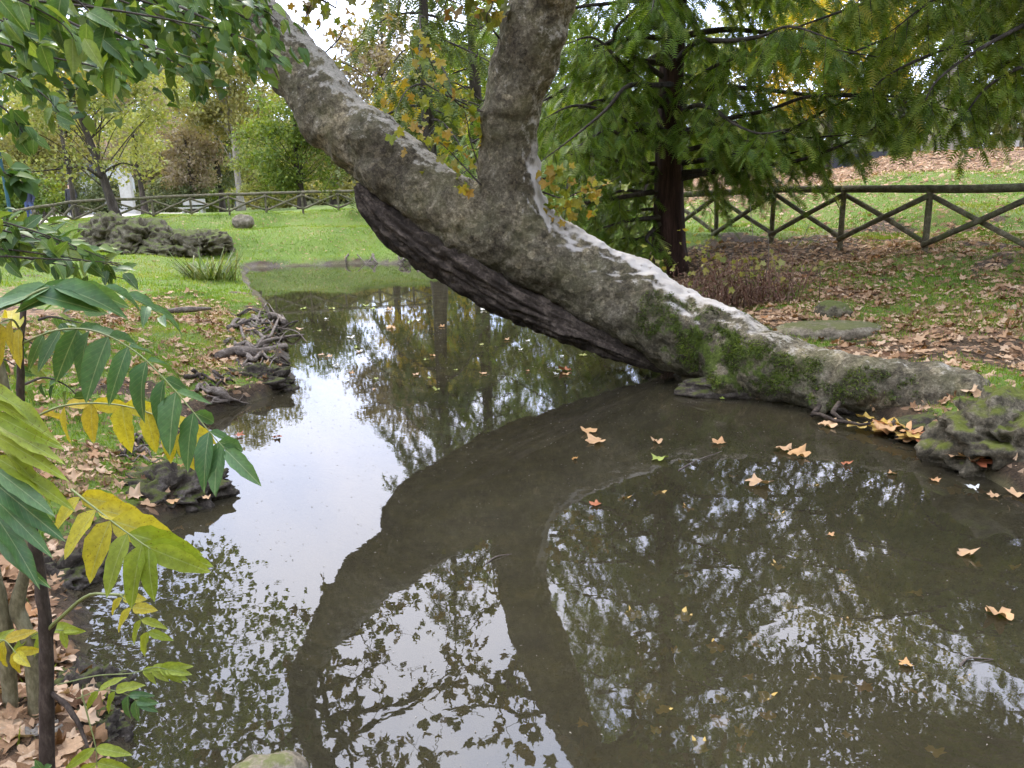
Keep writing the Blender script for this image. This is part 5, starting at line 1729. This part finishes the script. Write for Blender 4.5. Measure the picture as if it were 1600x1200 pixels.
frond(sap, [(120, 1092, 2.0), (160, 1078, 2.0), (195, 1084, 1.98), (214, 1096, 1.97)], 4, [40, 44, 36], ((-0.5, 0.75, 0.1), (0.1, 0.9, 0.1)), ((0.75, -0.4, 0), (0.9, 0.1, 0)), ['yg', 'g'],
      'small green compound leaf low over the water', 1007, t0=0.3, stalk=2.2)
frond(sap, [(128, 1085, 1.9), (140, 1130, 1.88), (150, 1172, 1.86), (152, 1225, 1.84)], 3, [60, 66, 64], ((-0.72, 0.6, 0.1), (-0.6, 0.75, 0.1)), ((0.98, 0.02, 0.1), (0.95, 0.2, 0.1)), ['yg'],
      'yellow-green compound leaf at the bottom edge', 1008, t0=0.66, stalk=3, term=False, face=(0, -0.5, 0.8))
frond(sap, [(30, 470, 1.7), (80, 448, 1.75), (150, 446, 1.85), (215, 470, 2.0), (262, 500, 2.15)], 7, [105, 95, 60, 40], ((-0.85, 0.40, 0.45), (0.35, 0.35, 0.6)), ((0.85, 0.18, -0.5), (0.75, 0.35, -0.7)), ['g'],
      'wide green compound leaf seen edge-on above the long one', 1009)
frond(sap, [(34, 520, 1.9), (20, 500, 1.8), (0, 505, 1.7), (-30, 530, 1.6)], 4, [60, 70, 60], ((0.1, 1, 0.2), (0.0, 1, 0.2)), ((-0.3, -0.5, -0.5), (-0.5, -0.3, -0.5)), ['y'], 'yellow compound leaf crossing the left edge', 1010)
# pale crooked sapling beside it
pb = at_ground(60, 1118)
sap2 = empty('sapling', pb, 'pale crooked sapling stem rising beside the dark one', 'sapling')
Yb = pb[1]
stem(sap2, [(62, 1135, Yb, 15), (58, 1090, Yb, 13), (50, 1040, Yb, 11), (40, 985, Yb, 10), (27, 950, Yb, 11), (36, 905, Yb, 9), (44, 850, Yb, 8), (34, 760, Yb, 9), (10, 620, Yb - .05, 8), (-30, 470, Yb - .1, 7)], M_STEM_PALE)
stem(sap2, [(20, 1130, Yb, 10), (8, 1000, Yb, 12), (-6, 920, Yb, 11), (-30, 800, Yb, 10)], M_STEM_PALE, 30)
frond(sap2, [(40, 1000, Yb), (70, 985, Yb - .05), (100, 985, Yb - .1)], 3, [34, 40, 30], ((-0.6, 0.4, 0.2), (0.2, 0.5, 0.1)), ((0.7, -0.3, -0.2), (0.9, 0.2, -0.2)), ['yg'], 'small yellow-green leaf crossing the pale stem', 1011, stalk=2)
frond(sap2, [(-20, 1010, Yb - .2), (5, 1000, Yb - .25), (25, 1020, Yb - .3)], 3, [44, 50, 40], ((-0.3, 0.8, 0.2), (0.2, 0.9, 0.1)), ((0.6, -0.5, -0.2), (0.9, 0.0, -0.2)), ['yg', 'y'], 'yellowing leaf low at the left edge', 1012, stalk=2)
# tiny green seedling at the bottom edge
sd_p = at(68, 1205, 1.85)
seed_t = empty('seedling', (sd_p[0], sd_p[1], gz(sd_p[0], sd_p[1])), 'tiny green seedling at the dark stem foot', 'seedling')
gzp = np.array([sd_p[0], sd_p[1], gz(sd_p[0], sd_p[1])])
Geo().add(*tube(spline([gzp, (gzp + sd_p) / 2, sd_p], 6), 0.003, 5)).build('stem', M_RACHIS, seed_t)
for k in range(7):
    d = view_dir((math.cos(k * 0.9), math.sin(k * 0.9) * 0.7, 0.4))
    place(link('leaf', LS['g'][k % 4], seed_t), seed_t, frames(d[None], view_dir((0, -0.6, 0.8))[None])[0], np.array([1.7, 1, 1]) * 22 * m_per_px(sd_p), sd_p + d * 0.004)


def leafy_twigs(parent, twigs, leaf_px, per, meshes, seed, budget, mass=None, bark=None, width=1.0, hang=0.5):
    """Twigs (own part each) bearing oval leaves; leaves are pieces until the budget runs out, then join the mass."""
    r = np.random.default_rng(seed)
    done = 0
    for rows in twigs:
        P = spline([at(*q) for q in rows], 24)
        tw = Geo().add(*tube(P, np.linspace(4.5, 1.2, 24) * 0.5 * m_per_px(P[12]), 5)).build('twig', bark or M_BARK, parent)
        T = norm(np.gradient(P, axis=0))
        for i in range(per):
            k = int((0.15 + 0.85 * (i + r.random()) / per) * 23)
            b = P[k] + r.normal(0, 9, 3) * m_per_px(P[k])
            side = norm(np.cross(T[k], _f)) * (1 if i % 2 else -1)
            v = norm(0.55 * T[k] + 0.6 * side + np.array([0, 0, -hang]) + r.normal(0, 0.38, 3))
            nm = norm(-_f * 0.45 + np.array([0, 0, 0.75]) + r.normal(0, 0.40, 3))
            R = frames(v[None], nm[None])[0]
            s = r.uniform(0.75, 1.2) * leaf_px * m_per_px(b)
            if done < budget:
                place(link('leaf', meshes[r.integers(0, len(meshes))], tw), tw, R, np.array([width, 1, 1]) * s, b)
                done += 1
            elif mass is not None:
                scatter(mass, tmpl_blade(0.5, 0.1, 0.2, 0, 4), b[None], R[None], np.array([[width * s, s, s]]), r.random(1))
    return done


OV = [Geo().add(*t[:2], 0.5, t[2]).mesh('leaf', M_LD) for t in (tmpl_blade(w, 0.08, d, 0.008, 6, 1.0, s) for s, (w, d) in enumerate(((.52, .2), (.6, .3), (.48, .12), (.56, .25))))]
# the tree at left outside the frame whose twigs hang into the top corner
tb = np.array([-4.6, 4.2, gz(-4.6, 4.2)])
ov = empty('overhanging_tree', tb, 'leafy tree at left whose green twigs hang into the upper corner', 'tree')
Geo().add(*tube(spline([tb - [0, 0, .2], tb + [0.1, 0, 1.6], tb + [0.35, 0.3, 3.4], tb + [0.6, 0.8, 5.5]], 24), np.linspace(0.17, 0.05, 24), 10)).build('trunk', M_BARK, ov)
Yo = 3.9
tw = [[(-60, 20, Yo), (100, 45, Yo), (230, 72, Yo), (335, 100, Yo)], [(-60, -10, Yo), (150, 12, Yo), (300, 38, Yo), (400, 66, Yo), (440, 98, Yo)], [(60, -40, 4.2), (200, 5, 4.2), (310, 55, 4.2), (330, 105, 4.2)],
      [(150, -40, 4.3), (280, -8, 4.3), (380, 25, 4.3), (425, 60, 4.3)], [(250, -40, 4.0), (340, -10, 4.0), (410, 15, 4.0), (440, 40, 4.0)], [(-60, 50, 3.6), (60, 85, 3.6), (150, 105, 3.6), (205, 135, 3.6)],
      [(-60, 90, 3.4), (20, 120, 3.4), (70, 150, 3.4), (105, 190, 3.4)], [(-60, 140, 3.2), (0, 165, 3.2), (28, 195, 3.2), (40, 215, 3.2)], [(180, 50, 4.0), (250, 85, 4.0), (300, 115, 4.0), (310, 140, 4.0)],
      [(100, 30, 3.8), (180, 70, 3.8), (220, 110, 3.8)], [(280, 10, 3.9), (350, 45, 3.9), (385, 85, 3.9), (415, 108, 3.9)], [(-60, 0, 3.5), (50, 30, 3.5), (130, 60, 3.5), (165, 120, 3.5)],
      [(0, -40, 4.4), (110, 0, 4.4), (220, 30, 4.4), (270, 60, 4.4)], [(-60, 30, 4.4), (30, 60, 4.4), (90, 100, 4.4)], [(-50, 225, 3.0), (0, 265, 3.0), (25, 280, 3.0), (45, 290, 3.0)]]
gm = Geo()
n1 = leafy_twigs(ov, tw, 26, 26, OV, 2001, 240, gm, width=1.15)
leafy_twigs(ov, [[(-40, -30, 2.0), (40, 5, 2.0), (100, 40, 2.0), (130, 85, 2.0)], [(-60, 10, 2.1), (20, 40, 2.1), (60, 70, 2.1)], [(60, -40, 2.1), (120, 0, 2.1), (165, 50, 2.1), (190, 105, 2.1)]], 52, 13, OV, 2002, 60, gm, width=0.85)
r7 = np.random.default_rng(70)
gbw = Geo()
T4 = tmpl_blade(0.6, 0.1, 0.2, 0, 4)
for k in range(150):       # the rest of its crown, thick in the corner and above the frame
    if k < 70:
        x = 450 * r7.random() ** 1.25 - 40
        c = at(x, r7.uniform(-60, 95 - 0.12 * max(x, 0) + 60 * max(0, 1 - x / 250)), r7.uniform(4.2, 5.6))
    else:
        Yc = r7.uniform(5.5, 9.5)
        c = np.array([-Yc * r7.uniform(0.33, 0.75), Yc, 2.2 + 0.26 * Yc + r7.random() ** 1.3 * 1.8])
    s0 = tb + np.array([0.4, 0.4, 3.8])
    if k % 4 == 0:
        add_tube(gbw, spline([s0, (s0 + c) / 2 + r7.normal(0, .2, 3) + [0, 0, .3], c], 8), np.linspace(0.025, 0.005, 8), 4)
    m = 15 if k < 70 else 24
    ax = norm(r7.normal(0, 0.6, (m, 3)) + np.array([0.15, 0, -0.6]))
    scatter(gm, T4, c + r7.normal(0, 0.16, (m, 3)), frames(ax, norm(r7.normal(0, 0.5, (m, 3)) + np.array([0, -0.5, 0.8]))), r7.uniform(0.07, 0.12, m), r7.random(m))
gbw.build('branches', M_BARK, ov)
tag(gm.build('crown', M_LD_MASS, ov), kind='stuff')

# leafy shrub at the left edge
shb = np.array([-2.75, 3.1, gz(-2.75, 3.1)])
sh = empty('leafy_shrub', shb, 'dark green leafy shrub at the left edge before the far fence', 'shrub')
r8 = np.random.default_rng(81)
tws = []
for k in range(15):
    ex, ey = 40 + 165 * r8.random() ** 0.9, 0
    ey = 318 + (ex - 40) * 0.62 + r8.uniform(-8, 95) * (1 - ex / 260)
    sy = r8.uniform(300, 420)
    Yk = r8.uniform(2.7, 3.5)
    tws.append([(-70, sy + 20, Yk), (-20, (sy * 1.2 + ey * .8) / 2 - 12, Yk), ((ex - 20) * 0.5, (sy + 2 * ey) / 3 - 8, Yk), (ex, ey, Yk)])
gm = Geo()
leafy_twigs(sh, tws, 30, 16, OV, 2003, 240, gm, width=0.9, hang=0.25)
Geo().add(*tube(spline([shb - [0, 0, .1], shb + [-0.05, 0, 0.8], shb + [0.25, 0, 1.7]], 12), np.linspace(0.035, 0.012, 12), 8)).build('stem', M_BARK, sh)
leafy_twigs(sh, [[(-60, 500, 2.6), (0, 510, 2.6), (40, 530, 2.6), (80, 560, 2.6)], [(-60, 560, 2.7), (0, 560, 2.7), (30, 575, 2.7)], [(40, 600, 2.5), (70, 590, 2.5), (100, 600, 2.5), (118, 615, 2.5)], [(60, 500, 2.4), (80, 495, 2.4), (105, 500, 2.4), (130, 505, 2.4)]], 30, 8, OV, 2004, 40, None, width=0.9)

# sedge clump on the far left shore
sp = onz(330, 440, 0.22)
sed = empty('sedge', sp, 'arching clump of long sedge blades on the left shore', 'sedge')
M_SEDGE = leaf_mat('sedge_blade', [(0.06, 0.10, 0.02), (0.11, 0.16, 0.03), (0.17, 0.19, 0.06), (0.26, 0.25, 0.13)], 'obj', transl=0.3)
SB = []
for s in range(4):
    rows_ = 8
    V, Fc = [], []
    for k in range(rows_ + 1):
        t = k / rows_
        w = 0.011 * (1 - t ** 2) + 0.001
        y, z = math.sin(t * 1.7 - 0.1) * 0.55, t * 1.25 - (0.5 + 0.22 * s) * t ** 2.4
        V += [(-w, y, z), (w, y, z)]
        if k:
            Fc.append((2 * k - 2, 2 * k - 1, 2 * k + 1, 2 * k))
    SB.append(Geo().add(V, Fc).mesh('blade', M_SEDGE))
for k in range(210):
    a = r8.uniform(0, 6.28)
    o = link('blade', SB[k % 4], sed)
    c, s = math.cos(a), math.sin(a)
    rad = 0.35 * r8.random() ** 0.5
    q = sp + np.array([c * rad * 1.7, s * rad, -0.05])
    a2 = math.atan2(s, c) - math.pi / 2 + r8.normal(0, 0.5)
    R = np.array([[math.cos(a2), -math.sin(a2), 0], [math.sin(a2), math.cos(a2), 0], [0, 0, 1.0]])
    place(o, sed, R, np.array([1.4, 1, 1]) * r8.uniform(0.6, 1.15), q)

# dry bush behind the trunk
bp = at_ground(1150, 486)
bush = empty('dry_bush', bp, 'dry brown bush with yellowing leaves behind the pale part of the trunk', 'bush')
M_DRY = leaf_mat('dry_twig', [(0.09, 0.040, 0.024), (0.16, 0.075, 0.045), (0.22, 0.12, 0.075), (0.28, 0.20, 0.13)], transl=0)
M_BL = leaf_mat('bush_leaf', [(0.20, 0.23, 0.03), (0.30, 0.29, 0.04), (0.33, 0.33, 0.12), (0.36, 0.28, 0.05), (0.16, 0.20, 0.05)], 'obj', transl=0.4)
BLM = [Geo().add(*t[:2], 0.5, t[2]).mesh('leaf', M_BL) for t in (tmpl_plane(0.3, 90 + s, True) for s in range(3))]
gs = Geo()
r9 = np.random.default_rng(91)
tips = []
for k in range(260):
    a = r9.uniform(0, 6.28)
    b = bp + np.array([r9.normal(0, 0.40), r9.normal(0, 0.22), 0])
    h = r9.uniform(0.2, 0.85)
    e = b + np.array([math.cos(a) * r9.uniform(0.1, 0.45), math.sin(a) * 0.3, h * r9.uniform(0.3, 1.0)])
    md = (b + e) / 2 + np.array([r9.normal(0, .06), r9.normal(0, .06), h * 0.45])
    add_tube(gs, spline([b, md, e], 6), np.linspace(0.006, 0.0025, 6), 4, r9.random())
    tips.append(md if k % 2 else e)
n = 2600
base = np.array(tips)[r9.integers(0, len(tips), n)] + r9.normal(0, 0.09, (n, 3))
base[:, 2] = np.maximum(base[:, 2], bp[2] + 0.02)
ax = norm(r9.normal(0, 1, (n, 3)) + [0, 0, -0.6])
scatter(gs, T_RHOMB, base, frames(ax, rand_unit(n, r9)), r9.uniform(0.02, 0.055, n), r9.random(n))
tag(gs.build('dry_stems', M_DRY, bush), kind='stuff')
for x0, y0, x1, y1 in [(1085, 445, 1112, 370), (1174, 430, 1172, 318), (1125, 430, 1145, 395), (1195, 440, 1200, 360), (1240, 390, 1265, 350)]:
    p0, p1 = at(x0, y0, bp[1]), at(x1, y1, bp[1] + 0.1)
    Geo().add(*tube(spline([p0, (p0 + p1) / 2 + [0.03, 0, 0], p1], 8), np.linspace(0.008, 0.003, 8), 5)).build('stem', M_ROOT, bush)
for k in range(150):
    x, y = r9.normal(1150, 62), 395 + abs(r9.normal(0, 34))
    if r9.random() < 0.25:
        x, y = r9.uniform(1000, 1130), r9.uniform(352, 425)
    p = at(x, y, bp[1] + r9.normal(0, 0.25))
    if p[2] < gz(p[0], p[1]) + 0.03:
        continue
    R = frames(norm(r9.normal(0, 0.7, 3) + [0, 0, -0.5])[None], norm(r9.normal(0, 0.5, 3) + [0, -0.5, 0.8])[None])[0]
    place(link('leaf', BLM[k % 3], bush), bush, R, r9.uniform(0.05, 0.10), p)


# ------------------------------------------------------------------ far park furniture, buildings and people
def box(g, c, s, rz=0.0, tint=0.5):
    V = np.array([(x, y, z) for x in (-.5, .5) for y in (-.5, .5) for z in (-.5, .5)]) * np.asarray(s)
    ca, sa = math.cos(rz), math.sin(rz)
    V = np.stack([V[:, 0] * ca - V[:, 1] * sa, V[:, 0] * sa + V[:, 1] * ca, V[:, 2]], -1) + np.asarray(c)
    g.add(V, np.array([(0, 1, 3, 2), (4, 6, 7, 5), (0, 4, 5, 1), (2, 3, 7, 6), (0, 2, 6, 4), (1, 5, 7, 3)]), tint)
    return g


M_TEAL = plain_mat('teal_paint', (0.010, 0.05, 0.055), 0.85)
M_GREYMETAL = plain_mat('grey_metal', (0.06, 0.065, 0.06), 0.6)
M_WHITE = plain_mat('white_plaster', (0.48, 0.47, 0.44), 0.7, 0.06)
M_STONE = plain_mat('pale_stone', (0.36, 0.345, 0.30), 0.8)
M_PANE = plain_mat('window_pane', (0.03, 0.035, 0.04), 0.15)
M_ROOFT = plain_mat('roof_tiles', (0.26, 0.14, 0.09), 0.8)
M_LAMP = plain_mat('lamp_globe', (0.35, 0.36, 0.36), 0.4)
M_DARK = plain_mat('dark_panel', (0.035, 0.038, 0.045), 0.6)


def lamp_post(x, Y, H, mat, label, heads):
    p = at(x, 300, Y)
    b = np.array([p[0], Y, gz(p[0], Y)])
    t = empty('lamp_post', b, label, 'lamp post')
    Geo().add(*tube([b, b + [0, 0, .5], b + [0, 0, .55], b + [0, 0, H]], [.10, .09, .06, .045], 10)).build('pole', mat, t)
    for dx in heads:
        hp = b + np.array([dx, 0, H])
        Geo().add(*tube(spline([b + [0, 0, H - .25], b + [dx * .5, 0, H - .02], hp], 6), 0.03, 6)).build('arm', mat, t)
        Geo().add(*tube([hp + [0, 0, -.06], hp + [0, 0, .02], hp + [0, 0, .12], hp + [0, 0, .2]], [.10, .22, .18, .03], 12)).build('lamp_head', M_LAMP, t)


lamp_post(10, 26.5, 5.2, M_TEAL, 'teal painted lamp pole at the left edge', (0.5,))
lamp_post(366, 72, 5.6, M_GREYMETAL, 'grey lamp post with two pale heads on the far lawn', (-0.45, 0.45))


def person(x, Y, top, hair, legs, label, face_left=1):
    p = at(x, 300, Y)
    b = np.array([p[0], Y, gz(p[0], Y)])
    J = {'pel': (0, 0, .95), 'spi': (0, 0, 1.2), 'che': (0, 0, 1.40), 'nec': (0, 0, 1.50), 'hd': (0, -.01, 1.60), 'crn': (0, 0, 1.70),
         'sl': (-.19, 0, 1.42), 'el': (-.25, .03, 1.15), 'wl': (-.22, -.10, .92), 'sr': (.19, 0, 1.42), 'er': (.25, .03, 1.15), 'wr': (.22, -.10, .92),
         'hl': (-.10, 0, .90), 'kl': (-.11, -.04, .50), 'al': (-.11, .05, .09), 'tl': (-.11, -.12, .05), 'hr': (.10, 0, .90), 'kr': (.11, -.10, .50), 'ar': (.11, -.02, .09), 'tr': (.11, -.20, .05)}
    rad = dict(pel=.15, spi=.14, che=.17, nec=.065, hd=.095, crn=.085, sl=.08, el=.055, wl=.04, sr=.08, er=.055, wr=.04, hl=.10, kl=.065, al=.05, tl=.045, hr=.10, kr=.065, ar=.05, tr=.045)
    E_ = [('pel', 'spi'), ('spi', 'che'), ('che', 'nec'), ('nec', 'hd'), ('hd', 'crn'), ('che', 'sl'), ('sl', 'el'), ('el', 'wl'), ('che', 'sr'), ('sr', 'er'), ('er', 'wr'), ('pel', 'hl'), ('hl', 'kl'), ('kl', 'al'), ('al', 'tl'),
          ('pel', 'hr'), ('hr', 'kr'), ('kr', 'ar'), ('ar', 'tr')]
    ks = list(J)
    me = bpy.data.meshes.new('person_body')
    me.from_pydata([J[k] for k in ks], [(ks.index(a), ks.index(c)) for a, c in E_], [])
    o = bpy.data.objects.new('person_tmp', me)
    COL.objects.link(o)
    md = o.modifiers.new('s', 'SKIN')
    for i, k in enumerate(ks):
        me.skin_vertices[0].data[i].radius = (rad[k], rad[k])
        me.skin_vertices[0].data[i].use_root = k == 'pel'
    s2 = o.modifiers.new('d', 'SUBSURF')
    s2.levels = s2.render_levels = 2
    dg = bpy.context.evaluated_depsgraph_get()
    body = bpy.data.meshes.new_from_object(o.evaluated_get(dg))
    bpy.data.objects.remove(o)
    for m in (legs, top, plain_mat('skin', (0.45, 0.28, 0.2), 0.6)):
        body.materials.append(m)
    for f in body.polygons:
        z = f.center.z
        f.material_index = 0 if z < 0.95 else (2 if z > 1.5 else 1)
        f.use_smooth = True
    t = link('person', body, loc=tuple(b))
    tag(t, label, 'person')
    V, Fc = ICO[3]
    V = V * np.array([.105, .115, .105])
    V = V[:, :] + np.array([0, .015, 1.665])
    V[:, 1] = np.where((V[:, 1] < -0.03) & (V[:, 2] < 1.68), -0.03, V[:, 1])
    h = Geo().add(V, Fc).build('hair', hair, t)
    h.location = (0, 0, 0)
    return t


person(42, 33, plain_mat('navy_jacket', (0.02, 0.025, 0.05), 0.8), plain_mat('dark_hair', (0.02, 0.016, 0.012), 0.6), plain_mat('blue_trousers', (0.03, 0.05, 0.12), 0.8), 'person in a navy jacket walking behind the left fence')
person(110, 38, plain_mat('black_coat', (0.012, 0.012, 0.014), 0.8), MATS['dark_hair'], plain_mat('black_trousers', (0.012, 0.012, 0.015), 0.8), 'person in a black coat on the gravel path')

# white villa behind the trees
vp = at(128, 300, 78)
vb = np.array([vp[0], 78, gz(vp[0], 78)])
vil = empty('villa', vb, 'white two-storey villa glimpsed between the trees at left', 'building')
box(Geo(), vb + [0, 3, 3.2], (5, 6, 6.6)).build('wall', M_WHITE, vil, smooth=False)
g = Geo()
g.add(np.array([(-2.9, -0.4, 6.5), (2.9, -0.4, 6.5), (2.9, 6.4, 6.5), (-2.9, 6.4, 6.5), (-0.8, 3, 8.2), (0.8, 3, 8.2)]) + vb, np.array([(0, 1, 5, 4), (2, 3, 4, 5)]))
g.add(np.array([(-2.9, -0.4, 6.5), (2.9, -0.4, 6.5), (2.9, 6.4, 6.5), (-2.9, 6.4, 6.5), (-0.8, 3, 8.2), (0.8, 3, 8.2)]) + vb, np.array([(1, 2, 5), (3, 0, 4)]))
g.build('roof', M_ROOFT, vil, smooth=False)
for ix in range(3):
    for iz in range(2):
        c = vb + [-1.6 + ix * 1.6, -0.02, 1.6 + iz * 2.9]
        w_ = box(Geo(), c, (1.0, 0.10, 1.9)).build('window', M_STONE, vil, smooth=False)
        box(Geo(), c + [-0.21, -0.06, 0], (0.36, 0.04, 1.7)).build('pane', M_PANE, w_, smooth=False)
        box(Geo(), c + [0.21, -0.06, 0], (0.36, 0.04, 1.7)).build('pane', M_PANE, w_, smooth=False)
mp_ = at(198, 300, 46)
mb = np.array([mp_[0], 46, gz(mp_[0], 46)])
mon = empty('stele', mb, 'tall white stele standing behind the far fence', 'monument')
box(Geo(), mb + [0, 0, .15], (1.1, .8, .3)).build('base', M_STONE, mon, smooth=False)
box(Geo(), mb + [0, 0, 1.45], (0.66, .35, 2.1)).build('slab', M_STONE, mon, smooth=False)
bp_ = at(299, 300, 42)
bb = np.array([bp_[0], 42, gz(bp_[0], 42)])
ben = empty('stone_bench', bb, 'pale stone bench on the far lawn', 'bench')
box(Geo(), bb + [0, 0, .45], (1.5, .45, .09)).build('seat', M_STONE, ben, smooth=False)
box(Geo(), bb + [0, .2, .75], (1.2, .08, .3)).build('backrest', M_STONE, ben, smooth=False)
for s in (-1, 1):
    box(Geo(), bb + [s * .5, 0, .2], (.14, .4, .41)).build('leg', M_STONE, ben, smooth=False)

# gravel path beyond the far fence
cx = spline([(-27, 22), (-22.5, 29), (-20.5, 36), (-21, 46), (-30, 60), (-45, 80)], 60)
tg = norm(np.gradient(cx, axis=0))
nn = np.stack([-tg[:, 1], tg[:, 0]], -1)
wd = np.linspace(-2.6, 2.6, 9)
P = (cx[:, None] + nn[:, None] * wd[None, :, None]).reshape(-1, 2)
V = np.column_stack([P, ground_z(P) + 0.05])
i = np.arange(59)[:, None] * 9
j = np.arange(8)[None]
Geo_path = Geo().add(V, np.stack([i + j, i + j + 1, i + 10 + j, i + 9 + j], -1).reshape(-1, 4))
M_GRAVEL = plain_mat('pale_gravel', (0.42, 0.36, 0.28), 0.9, 0.2, 60)
tag(Geo_path.build('path', M_GRAVEL), 'pale gravel path beyond the far fence', kind='structure')

# dark park railing on top of the right slope
rx = [(13.5 + 1.5 * k, 40 - 0.10 * k) for k in range(15)]
G = [np.array([x, y, gz(x, y)]) for x, y in rx]
rail = empty('park_railing', G[0], 'dark panel railing with pale posts atop the right slope', 'railing')
for k, q in enumerate(G):
    box(Geo(), q + [0, 0, 0.8], (.16, .16, 1.7)).build('post', M_STONE if k % 3 else M_GREYMETAL, rail, smooth=False)
    if k < len(G) - 1:
        m = (q + G[k + 1]) / 2
        box(Geo(), m + [0, 0, 0.75], (1.3, .05, 1.2)).build('panel', M_DARK, rail, smooth=False)

for o in bpy.data.objects:
    if '_w' in o:
        del o['_w']
